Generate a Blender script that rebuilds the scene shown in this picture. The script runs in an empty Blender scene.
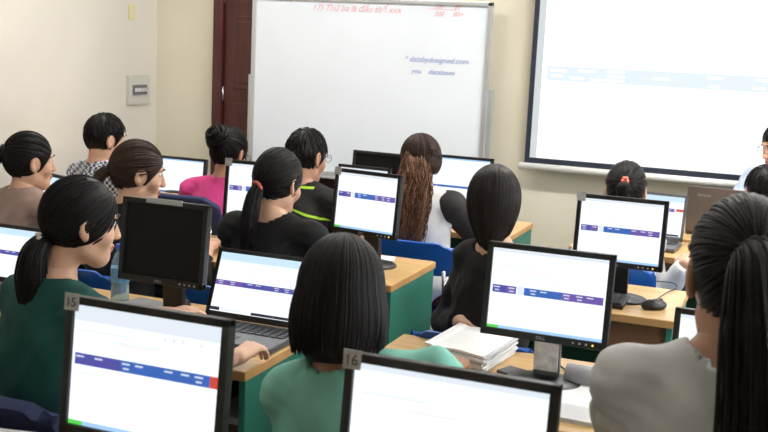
import bpy, bmesh, math, random
import numpy as np
from mathutils import Vector, Matrix
random.seed(7); rng = np.random.default_rng(7)
S = bpy.context.scene
COL = S.collection
rad = math.radians

# ------------------------------------------------------------------ camera
F_PX = 1050.0; HC = 1.69
YAW, PITCH, ROLL = rad(21.24), rad(9.4), rad(2.7)
def cam_axes():
    f = np.array([-math.sin(YAW)*math.cos(PITCH), math.cos(YAW)*math.cos(PITCH), -math.sin(PITCH)])
    r = np.array([math.cos(YAW), math.sin(YAW), 0.0]); d = np.cross(f, r)
    c, s = math.cos(ROLL), math.sin(ROLL)
    return c*r - s*d, s*r + c*d, f
AX = cam_axes()
def ray(px, py): return (px-384)/F_PX*AX[0] + (py-216)/F_PX*AX[1] + AX[2]
CAM0 = np.array([0, 0, HC])
def at_z(px, py, z): r = ray(px, py); return CAM0 + r*((z-HC)/r[2])
def at_y(px, py, y): r = ray(px, py); return CAM0 + r*(y/r[1])
def at_x(px, py, x): r = ray(px, py); return CAM0 + r*(x/r[0])
def at_d(px, py, d): return CAM0 + ray(px, py)*d
cam = bpy.data.cameras.new('camera'); co = bpy.data.objects.new('camera', cam); COL.objects.link(co)
m = Matrix(((AX[0][0], -AX[1][0], -AX[2][0], 0), (AX[0][1], -AX[1][1], -AX[2][1], 0), (AX[0][2], -AX[1][2], -AX[2][2], HC), (0, 0, 0, 1)))
co.matrix_world = m
cam.sensor_width = 36; cam.lens = F_PX/768*36; cam.clip_start = .05
cam.dof.use_dof = True; cam.dof.focus_distance = 3.6; cam.dof.aperture_fstop = 7.1
S.camera = co

# ------------------------------------------------------------------ materials
MATS = {}
def mat(name, col, rough=.6, metal=0, noise=0, nscale=8, bump=0, bscale=60, emit=None, estr=1, spec=.5, trans=0, ior=1.45, sheen=0, stretch=None):
    if name in MATS: return MATS[name]
    M = bpy.data.materials.new(name); M.use_nodes = True; nt = M.node_tree; b = nt.nodes['Principled BSDF']
    b.inputs['Base Color'].default_value = (*col, 1); b.inputs['Roughness'].default_value = rough; b.inputs['Metallic'].default_value = metal
    b.inputs['Specular IOR Level'].default_value = spec
    if trans: b.inputs['Transmission Weight'].default_value = trans; b.inputs['IOR'].default_value = ior
    if sheen: b.inputs['Sheen Weight'].default_value = sheen
    if emit: b.inputs['Emission Color'].default_value = (*emit, 1); b.inputs['Emission Strength'].default_value = estr
    tc = nt.nodes.new('ShaderNodeTexCoord'); mp = nt.nodes.new('ShaderNodeMapping'); nt.links.new(tc.outputs['Object'], mp.inputs[0])
    if stretch: mp.inputs['Scale'].default_value = stretch
    if noise:
        n = nt.nodes.new('ShaderNodeTexNoise'); n.inputs['Scale'].default_value = nscale; n.inputs['Detail'].default_value = 5
        nt.links.new(mp.outputs[0], n.inputs['Vector'])
        r = nt.nodes.new('ShaderNodeMapRange'); r.inputs[1].default_value = .3; r.inputs[2].default_value = .7
        r.inputs[3].default_value = 1-noise; r.inputs[4].default_value = 1+noise
        nt.links.new(n.outputs[0], r.inputs[0])
        v = nt.nodes.new('ShaderNodeVectorMath'); v.operation = 'SCALE'; v.inputs[0].default_value = col
        nt.links.new(r.outputs[0], v.inputs['Scale']); nt.links.new(v.outputs[0], b.inputs['Base Color'])
    if bump:
        n2 = nt.nodes.new('ShaderNodeTexNoise'); n2.inputs['Scale'].default_value = bscale; n2.inputs['Detail'].default_value = 3
        nt.links.new(mp.outputs[0], n2.inputs['Vector'])
        bp = nt.nodes.new('ShaderNodeBump'); bp.inputs['Strength'].default_value = bump; bp.inputs['Distance'].default_value = .004
        nt.links.new(n2.outputs[0], bp.inputs['Height']); nt.links.new(bp.outputs[0], b.inputs['Normal'])
    MATS[name] = M; return M
def emis(name, col, s=1.0):
    if name in MATS: return MATS[name]
    M = bpy.data.materials.new(name); M.use_nodes = True; nt = M.node_tree; b = nt.nodes['Principled BSDF']
    b.inputs['Base Color'].default_value = (.02, .02, .02, 1); b.inputs['Roughness'].default_value = .35
    b.inputs['Emission Color'].default_value = (*col, 1); b.inputs['Emission Strength'].default_value = s
    MATS[name] = M; return M
def srgb(r, g, b):
    return tuple((c/255/12.92 if c <= 10 else ((c/255+.055)/1.055)**2.4) for c in (r, g, b))

W_WALL = mat('cream_plaster', (.66, .615, .49), .85, noise=.05, nscale=1.4, bump=.12, bscale=90)
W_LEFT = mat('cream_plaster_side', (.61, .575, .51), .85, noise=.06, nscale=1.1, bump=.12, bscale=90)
CEIL = mat('ceiling_paint', (.78, .77, .73), .9, noise=.02)
DOORW = mat('mahogany', (.062, .012, .010), .35, noise=.35, nscale=5, stretch=(6, 6, .6))
DESKW = mat('beech_laminate', (.60, .39, .17), .28, noise=.16, nscale=6, stretch=(1, 9, 1))
DESKE = mat('beech_edge', (.50, .27, .10), .45, noise=.15, nscale=8)
DESKB = mat('brown_board', (.17, .075, .035), .5, noise=.2, nscale=6, stretch=(1, 6, 1))
GREEN = mat('green_laminate', (.030, .185, .135), .45, noise=.07, nscale=5)
BLACKP = mat('black_plastic', (.012, .012, .014), .38, noise=.1, nscale=30)
GREYP = mat('grey_plastic', (.09, .092, .1), .4, noise=.1, nscale=20)
OFFS = mat('switched_off_panel', (.006, .006, .007), .35, noise=.1, nscale=3, spec=.25)
SILV = mat('silver_plastic', (.42, .43, .45), .35, .3, noise=.05)
METAL = mat('chrome_steel', (.55, .56, .58), .25, .9, noise=.05)
ALU = mat('aluminium', (.55, .57, .58), .35, .6, noise=.05)
BLUEP = mat('blue_plastic', (.012, .11, .50), .35, noise=.1, nscale=6)
NAVYF = mat('navy_fabric', (.012, .02, .075), .85, noise=.15, nscale=30, bump=.3, bscale=300)
PAPER = mat('paper', (.74, .74, .75), .8, noise=.03, nscale=10)
PAPERG = mat('grey_paper', (.5, .5, .52), .8, noise=.06, nscale=30, stretch=(1, 1, 30))
SKIN = mat('skin', (.62, .36, .24), .5, noise=.06, nscale=18, sheen=.1)
SKIN_D = mat('skin_tan', (.44, .23, .145), .5, noise=.06, nscale=18)
LIPS = mat('lips', (.42, .13, .11), .4, noise=.05)
EYEW = mat('eye_white', (.7, .7, .68), .25, noise=.03); IRIS = mat('iris', (.02, .01, .007), .2, noise=.1)
def hairmat(name, col, rough=.38):
    return mat(name, col, rough+.08, noise=.45, nscale=90, bump=.2, bscale=260, spec=.2)
H_LIGHT = hairmat('light_brown_hair', (.20, .105, .06), .45); H_BLACK = hairmat('black_hair', (.007, .006, .0062)); H_BROWN = hairmat('dark_brown_hair', (.030, .015, .010)); H_WAVE = hairmat('brown_wavy_hair', (.085, .040, .024), .45)

# ------------------------------------------------------------------ object helpers
def link(o, parent=None):
    COL.objects.link(o)
    if parent is not None: o.parent = parent
    return o
def tag(o, label=None, cat=None, group=None, kind=None):
    if label: o['label'] = label
    if cat: o['category'] = cat
    if group: o['group'] = group
    if kind: o['kind'] = kind
    return o
def empty(name, loc, rz=0, **k):
    o = bpy.data.objects.new(name, None); o.location = Vector(tuple(float(c) for c in loc)); o.rotation_euler = (0, 0, rz); o.empty_display_size = .1
    link(o); return tag(o, **k)
class MB:
    def __init__(s): s.bm = bmesh.new(); s.mi = 0
    def _fin(s, vs, M): 
        for v in vs: v.co = M @ v.co
    def box(s, c, size, rot=(0, 0, 0), bev=0, mi=0):
        r = bmesh.ops.create_cube(s.bm, size=1); vs = r['verts']
        from mathutils import Euler
        s._fin(vs, Matrix.Translation(Vector(c)) @ Euler(rot).to_matrix().to_4x4() @ Matrix.Diagonal((*size, 1)))
        fs = set(f for v in vs for f in v.link_faces)
        for f in fs: f.material_index = mi
        if bev:
            es = list(set(e for v in vs for e in v.link_edges))
            bmesh.ops.bevel(s.bm, geom=es, offset=bev, segments=2, affect='EDGES', profile=.6)
        return s
    def cyl(s, a, b, r, r2=None, n=16, mi=0, caps=True):
        a, b = Vector(a), Vector(b); d = b-a
        R = bmesh.ops.create_cone(s.bm, cap_ends=caps, segments=n, radius1=r, radius2=r if r2 is None else r2, depth=d.length)
        q = d.to_track_quat('Z', 'Y').to_matrix().to_4x4()
        s._fin(R['verts'], Matrix.Translation((a+b)/2) @ q)
        for f in set(f for v in R['verts'] for f in v.link_faces): f.material_index = mi; f.smooth = len(f.verts) == 4
        return s
    def sph(s, c, r, n=16, mi=0):
        r = r if hasattr(r, '__len__') else (r, r, r)
        R = bmesh.ops.create_uvsphere(s.bm, u_segments=n, v_segments=max(6, n//2+2), radius=1)
        s._fin(R['verts'], Matrix.Translation(Vector(c)) @ Matrix.Diagonal((*r, 1)))
        for f in set(f for v in R['verts'] for f in v.link_faces): f.material_index = mi; f.smooth = True
        return s
    def quad(s, pts, mi=0):
        f = s.bm.faces.new([s.bm.verts.new(Vector(p)) for p in pts]); f.material_index = mi; return s
    def lathe(s, prof, c=(0, 0, 0), n=24, mi=0):
        rings = []
        for r, z in prof:
            rings.append([s.bm.verts.new((c[0]+r*math.cos(2*math.pi*i/n), c[1]+r*math.sin(2*math.pi*i/n), c[2]+z)) for i in range(n)])
        for a, b in zip(rings, rings[1:]):
            for i in range(n):
                f = s.bm.faces.new((a[i], a[(i+1) % n], b[(i+1) % n], b[i])); f.smooth = True; f.material_index = mi
        s.bm.faces.new(rings[0][::-1]); s.bm.faces.new(rings[-1]); return s
    def tube(s, pts, r, n=8, mi=0):
        pts = [Vector(p) for p in pts]; rings = []
        for i, p in enumerate(pts):
            d = (pts[min(i+1, len(pts)-1)] - pts[max(i-1, 0)]).normalized()
            u = d.cross(Vector((0, 0, 1)));
            if u.length < 1e-3: u = Vector((1, 0, 0))
            u.normalize(); w = d.cross(u)
            rr = r[i] if hasattr(r, '__len__') else r
            rings.append([s.bm.verts.new(p + (u*math.cos(2*math.pi*k/n) + w*math.sin(2*math.pi*k/n))*rr) for k in range(n)])
        for a, b in zip(rings, rings[1:]):
            for k in range(n):
                f = s.bm.faces.new((a[k], a[(k+1) % n], b[(k+1) % n], b[k])); f.smooth = True; f.material_index = mi
        s.bm.faces.new(rings[0][::-1]).material_index = mi; s.bm.faces.new(rings[-1]).material_index = mi
        return s
    def build(s, name, mats, parent=None, loc=None, rz=0, rx=0, fixn=True):
        if fixn: bmesh.ops.recalc_face_normals(s.bm, faces=s.bm.faces)
        me = bpy.data.meshes.new(name); s.bm.to_mesh(me); s.bm.free()
        for M_ in (mats if isinstance(mats, (list, tuple)) else [mats]): me.materials.append(M_)
        o = bpy.data.objects.new(name, me); link(o, parent)
        if loc is not None: o.location = loc
        o.rotation_euler = (rx, 0, rz); return o
def frame_mb(b, w, h, bw, y0, y1, cz, bot=None, bev=.004):
    """four sided front frame around an opening"""
    bot = bot or bw; d = y1-y0; yc = (y0+y1)/2
    b.box((-w/2+bw/2, yc, cz), (bw, d, h), bev=bev); b.box((w/2-bw/2, yc, cz), (bw, d, h), bev=bev)
    b.box((0, yc, cz+h/2-bw/2), (w, d, bw), bev=bev); b.box((0, yc, cz-h/2+bot/2), (w, d, bot), bev=bev)
    return b
def text(name, s, size, loc, M, parent=None, rx=rad(90), rz=0, shear=0, extrude=.0006, align='LEFT'):
    cu = bpy.data.curves.new(name, 'FONT'); cu.body = s; cu.size = size; cu.shear = shear; cu.extrude = extrude; cu.align_x = align
    cu.materials.append(M); tmp = bpy.data.objects.new(name, cu); me = bpy.data.meshes.new_from_object(tmp); bpy.data.objects.remove(tmp); bpy.data.curves.remove(cu); me.name = name; o = bpy.data.objects.new(name, me); link(o, parent); o.location = loc; o.rotation_euler = (rx, 0, rz); return o

# ------------------------------------------------------------------ room
XL, XR, YF, YB, ZC = -4.34, 2.7, 6.5, -2.2, 3.2
def struct(name, c, size, M): 
    o = MB().box((0, 0, 0), size).build(name, M, loc=c); tag(o, kind='structure'); return o
def tile_floor():
    M = bpy.data.materials.new('floor_tiles'); M.use_nodes = True; nt = M.node_tree; b = nt.nodes['Principled BSDF']
    tc = nt.nodes.new('ShaderNodeTexCoord'); br = nt.nodes.new('ShaderNodeTexBrick'); br.offset = 0; br.inputs['Scale'].default_value = 1
    br.inputs['Brick Width'].default_value = .4; br.inputs['Row Height'].default_value = .4; br.inputs['Mortar Size'].default_value = .004
    br.inputs['Color1'].default_value = (.30, .27, .23, 1); br.inputs['Color2'].default_value = (.33, .30, .25, 1); br.inputs['Mortar'].default_value = (.1, .09, .08, 1)
    nt.links.new(tc.outputs['Object'], br.inputs[0]); nt.links.new(br.outputs[0], b.inputs['Base Color']); b.inputs['Roughness'].default_value = .3
    return M
T = .12
struct('floor', ((XL+XR)/2, (YF+YB)/2, -T/2), (XR-XL+2*T, YF-YB+2*T, T), tile_floor())
struct('ceiling', ((XL+XR)/2, (YF+YB)/2, ZC+T/2), (XR-XL+2*T, YF-YB+2*T, T), CEIL)
struct('wall_left', (XL-T/2, (YF+YB)/2, ZC/2), (T, YF-YB+2*T, ZC), W_LEFT)
struct('wall_back', ((XL+XR)/2, YB-T/2, ZC/2), (XR-XL, T, ZC), W_WALL)
struct('wall_front', ((XL+XR)/2, YF+T/2, ZC/2), (XR-XL, T, ZC), W_WALL)
# right wall with two windows
WIN = [(1.2, 2.8), (3.7, 5.3)]; Z0, Z1 = .95, 2.35
b = MB(); ys = [YB-T] + [v for w in WIN for v in w] + [YF+T]
for i in range(0, len(ys), 2): b.box((XR+T/2, (ys[i]+ys[i+1])/2, ZC/2), (T, ys[i+1]-ys[i], ZC))
for y0, y1 in WIN:
    b.box((XR+T/2, (y0+y1)/2, Z0/2), (T, y1-y0, Z0)); b.box((XR+T/2, (y0+y1)/2, (Z1+ZC)/2), (T, y1-y0, ZC-Z1))
tag(b.build('wall_right', W_WALL), kind='structure')
GLASS = mat('window_glass', (1, 1, 1), .02, trans=1, ior=1.05, noise=0)
for i, (y0, y1) in enumerate(WIN):
    w = MB(); yc = (y0+y1)/2; zc = (Z0+Z1)/2
    for yy in (y0+.02, yc, y1-.02): w.box((XR+.05, yy, zc), (.05, .04, Z1-Z0), bev=.004)
    for zz in (Z0+.02, Z1-.02): w.box((XR+.05, yc, zz), (.05, y1-y0, .04), bev=.004)
    wo = w.build('window_%d' % (i+1), DOORW); tag(wo, kind='structure')
    MB().box((XR+.05, yc, zc), (.006, y1-y0-.04, Z1-Z0-.04)).build('pane', GLASS, wo)
for nm, c, s in (('baseboard_left', (XL+.008, (YF+YB)/2, .06), (.016, YF-YB, .12)), ('baseboard_front', ((-2.1+XR)/2, YF-.008, .06), (XR+2.1, .016, .12))):
    tag(MB().box(c, s, bev=.003).build(nm, DESKB), kind='structure')

# door behind the whiteboard (double leaf)
DX0 = at_y(216.5, 70, YF)[0]; DX1 = DX0 + 1.55; DH = 2.35
dm = MB(); fr = .075
dm.box((DX0+fr/2, YF-.02, DH/2), (fr, .08, DH), bev=.006).box((DX1-fr/2, YF-.02, DH/2), (fr, .08, DH), bev=.006).box(((DX0+DX1)/2, YF-.02, DH+fr/2-.01), (DX1-DX0, .08, fr), bev=.006)
door = dm.build('door_1', DOORW); tag(door, kind='structure')
lw = (DX1-DX0-2*fr)/2
for k in (0, 1):
    lx = DX0+fr+lw*k
    lf = MB().box((lx+lw/2, YF-.012, DH/2), (lw-.006, .03, DH-.01), bev=.003)
    for j, (za, zb) in enumerate(((.12, .62), (.72, 1.22), (1.32, 1.82), (1.90, 2.27))):
        for q in (0, 1):
            pw = (lw-.26)/2; xx = lx+.08+q*(pw+.09)+pw/2
            lf.box((xx, YF-.029, (za+zb)/2), (pw, .012, zb-za), bev=.005)
            lf.box((xx, YF-.036, (za+zb)/2), (pw-.07, .012, zb-za-.08), bev=.005)
    leaf = lf.build('door_leaf', DOORW, door)
    for hz in (.35, 1.28, 1.95): MB().cyl((lx+(.0 if k == 0 else lw), YF-.035, hz-.05), (lx+(.0 if k == 0 else lw), YF-.035, hz+.05), .009, n=10).build('hinge', METAL, leaf)

# electrical box on the left wall
bx = at_x(126, 76, XL); bx2 = at_x(147, 103, XL)
cy, cz = (bx[1]+bx2[1])/2, (at_x(136, 75, XL)[2]+at_x(136, 104, XL)[2])/2
hh = (at_x(136, 75, XL)[2]-at_x(136, 104, XL)[2]); ww = abs(bx2[1]-bx[1])
eb = empty('breaker_box', (XL, cy, cz), label='cream electrical breaker box set flush on the left wall', cat='electrical box')
PLB = mat('breaker_plastic', (.50, .49, .44), .5, noise=.03); 
MB().box((.012, 0, 0), (.024, ww, hh), bev=.004).build('box_cover', PLB, eb)
MB().box((.027, 0, .0), (.010, ww*.66, hh*.34), bev=.003).build('breaker_window', mat('smoked_plastic', (.12, .12, .13), .25, noise=.1), eb)
bb = MB()
for i in range(4): bb.box((.034, (i-1.5)*ww*.14, 0), (.008, ww*.10, hh*.13), bev=.001)
bb.build('switch', mat('switch_white', (.55, .56, .58), .5, noise=.03), eb)
p = at_x(131, 12, XL)
tag(MB().box((0, 0, 0), (.012, .07, .10), bev=.003).build('notice_sticker', mat('pale_yellow', (.62, .56, .33), .7, noise=.05), loc=(XL+.0055, p[1], p[2])), 'small pale yellow sticker high on the left wall', 'sticker')

# ------------------------------------------------------------------ whiteboard
wl = at_y(251.5, 70, YF-.11)[0]; wr = at_y(489, 70, YF-.11)[0]; wt = at_y(470, 1.5, YF-.11)[2]; wb = at_y(325, 175, YF-.11)[2]
wc, wz = (wl+wr)/2, (wt+wb)/2; ww, wh = wr-wl, wt-wb
WB = empty('whiteboard', (wc, YF-.11, 0), label='large white dry-erase board on a grey metal stand in front of the dark door', cat='whiteboard')
BRD = mat('board_enamel', (.72, .77, .83), .25, noise=.02, nscale=2)
MB().box((0, .01, wz), (ww-.03, .016, wh-.03)).build('board_panel', BRD, WB)
frame_mb(MB(), ww, wh, .028, -.012, .024, wz).build('board_frame', ALU, WB)
for s_ in (-1, 1):
    MB().box((s_*(ww/2+.012), .03, .72), (.035, .035, 1.44-.02), bev=.004).box((s_*(ww/2+.012), .0, .03), (.04, .18, .03), bev=.004).build('stand_leg', ALU, WB)
MB().box((0, -.03, wb-.008), (ww*.6, .07, .012), bev=.003).build('pen_tray', ALU, WB)
RED = mat('red_marker', (.72, .36, .38), .6, noise=.3, nscale=60); BLU = mat('blue_marker', (.25, .33, .62), .6, noise=.3, nscale=60)
def wtext(s, px, py, M, sz, nm='board_writing'):
    q = at_y(px, py, YF-.125); text(nm, s, sz, (q[0]-wc, -.0, q[2]), M, WB, shear=.35, extrude=.0001)
wtext('17) Thứ ba là đầu thế xxx', 311, 10, RED, .058)
wtext('200', 433, 8.3, RED, .042); wtext('80', 453, 8.8, RED, .042); wtext('200', 433, 16, RED, .042); wtext('80+', 452, 16.5, RED, .042)
wtext('* databydesigned.com', 403, 61, BLU, .049); wtext('you', 410, 73, BLU, .046); wtext('databases', 427, 74, BLU, .046)
MB().box((at_y(448, 8, YF)[0]-wc, -.0, at_y(448, 9.6, YF-.12)[2]), (.2, .001, .003)).build('board_writing', RED, WB)

# ------------------------------------------------------------------ projection screen
sx0 = at_y(536, 0, YF-.09)[0]; sxa = at_y(526, 162, YF-.09)[0]; sx0 = (sx0+sxa)/2 - .01; szb = at_y(560, 165.5, YF-.09)[2]; SW, SH = 2.75, 2.06
PS = empty('projection_screen', (sx0+SW/2, YF-.09, 0), label='large pull-down projection screen with black border showing a bright page', cat='projection screen')
E_PROJ = emis('projected_white', (.98, .99, 1), 1.5); E_PB = emis('projected_blue', (.78, .88, 1), 1.02); E_PG = emis('projected_border', (.72, .78, .80), .9); E_PD = emis('projected_dash', (1, 1, 1), 1.3)
BLK = mat('screen_border', (.012, .018, .035), .7, noise=.1)
MB().box((0, .012, szb+SH/2), (SW, .006, SH)).build('fabric', BLK, PS)
MB().quad([(-SW/2+.032, .008, szb+.034), (SW/2-.032, .008, szb+.034), (SW/2-.032, .008, szb+SH-.05), (-SW/2+.032, .008, szb+SH-.05)], 0).build('projected_frame', E_PG, PS, fixn=False)
def pxw(px, py): q = at_y(px, py, YF-.085); return q[0]-(sx0+SW/2), q[2]
pi = MB(); xa = -SW/2+.075; pi.quad([(xa, .006, szb+.038), (SW/2-.07, .006, szb+.038), (SW/2-.07, .006, szb+SH-.07), (xa, .006, szb+SH-.07)], 0)
_, zb1 = pxw(560, 66); _, zb0 = pxw(560, 81)
x1 = pxw(547, 72)[0]
pi.quad([(x1, .0045, zb0), (SW/2-.2, .0045, zb0), (SW/2-.2, .0045, zb1), (x1, .0045, zb1)], 1)
for dx, dz, l in ((.02, .7, .1), (.03, .35, .07), (.2, .75, .1), (.15, .25, .08), (.27, .2, .13), (.37, .8, .1), (.37, .5, .1), (.37, .2, .1), (.64, .5, .09), (.95, .75, .08), (.96, .2, .06), (1.22, .75, .1), (1.2, .25, .07), (1.32, .25, .06), (1.45, .2, .03), (1.5, .75, .16)):
    z_ = zb0+(zb1-zb0)*dz; pi.quad([(x1+dx, .003, z_-.007), (x1+dx+l, .003, z_-.007), (x1+dx+l, .003, z_+.007), (x1+dx, .003, z_+.007)], 2)
for i in range(6):
    l = [.3, .5, .2, .4, .25, .6][i]; z_ = zb1+.16+.06*i + (.2 if i > 3 else 0); xs = x1+[.6, .65, .02, .02, .05, .02][i]
    pi.quad([(xs, .0045, z_), (xs+l, .0045, z_), (xs+l, .0045, z_+.012), (xs, .0045, z_+.012)], 3)
pi.build('projected_page', [E_PROJ, E_PB, E_PD, emis('projected_text', (.9, .93, .97), 1.1)], PS, fixn=False)
WHITEP = mat('white_enamel', (.75, .75, .73), .4, noise=.02)
MB().cyl((-SW/2-.03, 0, szb-.02), (SW/2+.03, 0, szb-.02), .021, n=16).build('bottom_bar', WHITEP, PS)
MB().box((0, 0, szb+SH+.05), (SW+.1, .1, .11), bev=.01).build('casing', WHITEP, PS)
MB().cyl((.35+at_y(641, 178, YF)[0]-(sx0+SW/2)-.35, -.01, szb-.03), (at_y(641, 178, YF)[0]-(sx0+SW/2), -.01, szb-.17), .002, n=6).build('pull_cord', WHITEP, PS)

# ------------------------------------------------------------------ desks
def desk(x0, x1, y0, y1, label, apron=None, shelf=False):
    d = empty('computer_desk', ((x0+x1)/2, (y0+y1)/2, 0), label=label, cat='desk'); w, dp = x1-x0, y1-y0
    MB().box((0, 0, .735), (w, dp, .03), bev=.003).build('desktop', DESKW, d)
    eb_ = MB(); eb_.box((0, -dp/2-.001, .7345), (w, .004, .026)).box((w/2+.001, 0, .7345), (.004, dp, .026)).box((-w/2-.001, 0, .7345), (.004, dp, .026)).build('edge_band', DESKE, d)
    for s_ in (-1, 1): MB().box((s_*(w/2-.012), 0, .36), (.022, dp-.02, .72), bev=.002).build('side_panel', GREEN, d)
    MB().box((0, dp/2-.03, .45), (w-.05, .018, .52)).build('modesty_panel', GREEN, d)
    if shelf:
        for z_ in (.52, .12): MB().box((w/2-.17, 0, z_), (.29, dp-.08, .016)).build('shelf', DESKB, d)
        MB().box((w/2-.32, 0, .36), (.016, dp-.06, .70)).build('divider', GREEN, d)
    if apron: MB().box((0, -dp/2+.03, .672), (w-.05, .018, .09)).build('apron', DESKB, d)
    return d
YR = [(1.36, 1.88), (2.53, 3.12), (3.76, 4.30), (5.05, 5.60)]
desk(-2.75, -1.50, *YR[0], 'beech-topped green desk at the bottom left corner, behind the seated woman in dark green')
desk(-1.42, -.27, *YR[0], 'beech-topped desk carrying the two nearest glowing monitors')
desk(-2.62, -1.385, *YR[1], 'beech-topped green desk carrying the open laptop and the switched-off monitor', shelf=True)
desk(-4.0, -2.66, *YR[1], 'desk at the left edge carrying the half-seen laptop')
desk(-1.13, .40, YR[1][0]-.02, 3.14, 'beech-topped desk with the monitor, paper stacks and open pad in the right half', apron=1)
desk(-2.72, -1.42, *YR[2], 'beech-topped desk whose green end panel shows beside the bob-haired student', )
desk(-4.1, -2.76, 3.86, 4.38, 'desk by the left wall in front of the woman in beige')
desk(-1.16, -.345, 3.80, 4.33, 'small beech desk with brown front board and the black mouse', apron=1)
desk(-2.40, at_z(532, 223, .75)[0], *YR[3], 'front row desk carrying the two monitors beneath the whiteboard')
desk(-4.1, -2.42, *YR[3], 'front row desk by the left wall before the student in pink')
desk(-.98, .45, 5.04, 5.50, 'front row desk before the student with the red hair tie', apron=1)
desk(-.98, .55, 5.60, 6.00, "teacher's desk under the projection screen carrying the brown laptop", apron=1)

# ------------------------------------------------------------------ screens content
EW = emis('page_white', (.90, .95, 1), 1.12); EH = emis('page_header_blue', (.62, .84, 1), 1.0); EB = emis('page_blue', (.05, .17, .62), .8); EP = emis('page_purple', (.20, .12, .50), .8)
EI = emis('page_indigo', (.10, .10, .48), .8); EDk = emis('page_dash', (.75, .8, .98), .9); ER = emis('page_red', (.72, .07, .05), .9); EG = emis('page_green', (.12, .75, .10), .9)
ET = emis('page_taskbar', (.40, .66, .98), 1.0); EF = emis('page_faint', (.80, .87, .95), 1.0); EO = emis('page_faint_red', (.98, .82, .76), 1.0); EX = emis('page_dark', (.03, .03, .07), .5); EY = emis('page_yellow', (1, .93, .72), 1.0)
SCM = [EW, EH, EB, EP, EI, EDk, ER, EG, ET, EF, EO, EX, EY]
def screen_mesh(w, h, y, cz, band=.5, kind='page', x0=0, seed=1):
    r = random.Random(seed); q = MB()
    def rc(u0, v0, u1, v1, mi, l): # v from the top
        X = lambda u: x0 - w/2 + u*w
        Z = lambda v: cz + h/2 - v*h
        q.quad([(X(u0), y-l, Z(v1)), (X(u1), y-l, Z(v1)), (X(u1), y-l, Z(v0)), (X(u0), y-l, Z(v0))], mi)
    rc(0, 0, 1, 1, 0, 0)
    L1, L2 = .0004, .0008
    bh = .095
    if kind in ('page', 'rich', 'laptop'):
        rc(0, 0, 1, .045 if kind == 'page' else .13, 1 if kind == 'laptop' else 9, L1)
        rc(.25, band-.14, .6, band-.13, 9, L1); rc(.05, .2, .4, .21, 9, L1); rc(.3, .28, .55, .29, 10, L1)
        if kind != 'page':
            for u in (.62, .68, .74, .86): rc(u, .16, u+.02, .19, 9, L1)
            rc(.03, band+bh+.06, .2, band+bh+.07, 9, L1); rc(0, .15, 1, .155, 9, L1)
        segs = [(.02, .13, 4), (.13, .27, 3), (.27, .62, 2), (.62, .72, 3), (.72, .98, 4)]
        if kind == 'page': segs = [(.02, .14, 4), (.14, .23, 3), (.30, .63, 2), (.63, .71, 3), (.71, .98, 3)]; rc(.24, band-.01, .30, band+bh, 9, L1)
        if kind == 'laptop': segs = [(.0, .3, 3), (.3, .86, 4)]; rc(.88, band, 1, band+bh*.7, 6, L1); rc(0, band+bh+.02, .9, band+bh+.03, 12, L1); bh = .085
        if kind == 'rich': segs = [(.02, .34, 4), (.34, .94, 2)]; rc(.94, band, .99, band+bh, 6, L1)
        for a, b_, mi in segs: rc(a, band, b_, band+bh, mi, L1)
        for u in (.03, .16, .35, .44, .64, .75, .84):
            rc(u, band+bh*.2, u+.055, band+bh*.36, 5, L2)
            if r.random() < .7 and u != .44: rc(u+.01, band+bh*.6, u+.05, band+bh*.76, 5, L2)
        if kind == 'laptop':
            rc(.0, .93, .10, .985, 11, L1); rc(.12, .945, .35, .975, 9, L1); rc(.45, .945, .97, .99, 11, L1)
        else:
            rc(.0, .965, 1, 1, 8, L1); rc(0, .965, .10, 1, 7, L2)
    elif kind == 'blue':
        rc(0, band, 1, band+.05, 2, L1); rc(0, 0, 1, .03, 8, L1)
    return q
def monitor(x, y, w, h, top, rz, label, kind='page', band=.5, tilt=rad(-6), on=True, tagp=True, num=None, silver=False, seed=1, grp=None, legcol=BLACKP, base=.75):
    root = empty('computer_monitor', (x, y, base), rz, label=label, cat='monitor')
    hz = top-base-h/2*math.cos(tilt)
    hd = bpy.data.objects.new('housing', None)
    b = MB(); bw = .0165; frame_mb(b, w, h, bw, -.012, .012, 0, bot=.021, bev=.003)
    b.box((0, .018, 0), (w-.012, .022, h-.012), bev=.006).box((0, .038, -.01), (w*.62, .03, h*.62), bev=.010)
    ho = b.build('housing', BLACKP, root, loc=(0, 0, hz), rx=tilt)
    if on: screen_mesh(w-2*bw, h-bw-.021, -.0035, .0022, band, kind, seed=seed).box((0, .004, .0022), (w-2*bw, .012, h-.0375), mi=11).build('screen', SCM, ho, fixn=False)
    else: MB().box((0, -.0005, .0022), (w-2*bw, .006, h-.0375)).build('screen', OFFS, ho)
    for i in range(4):
        MB().cyl((w*.24+i*.018, -.0135, -h/2+.0105), (w*.24+i*.018, -.011, -h/2+.0105), .0032, n=10).build('button', SILV if i < 3 or not on else emis('power_light', (1, .62, .12), 1.4), ho)
    text('maker_mark', 'DELL', .012, (-.018, -.0122, -h/2+.006), SILV, ho, extrude=.0003)
    if tagp: MB().box((-w/2+.014, -.013, h/2-.012), (.034, .003, .034), bev=.001).build('number_sticker', mat('old_sticker', (.42, .41, .40), .7, noise=.3, nscale=70), ho)
    if num: text('desk_number', num, .026, (-w/2+.0, -.0148, h/2-.021), BLACKP, ho, extrude=.0003)
    if silver: MB().box((0, -.0135, h/2-.004), (w*.42, .006, .017), bev=.001).build('clip_strip', SILV, ho)
    MB().box((0, .062, hz*.55), (.075, .026, hz*1.05), rot=(rad(3), 0, 0), bev=.005).build('stand_neck', legcol, root)
    bs = MB().lathe([(.115, 0), (.118, .004), (.112, .011), (.06, .02), (.035, .026)], n=32); bo = bs.build('stand_base', BLACKP, root, loc=(0, .055, 0)); bo.scale = (1, .8, 1)
    return root
def mc(a, b, z=1.15):  # centre and width from the top corners
    A, B = at_z(*a, z), at_z(*b, z); return (A+B)/2
ROWY = [1.66, 2.83, 4.03, 5.30]
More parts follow.
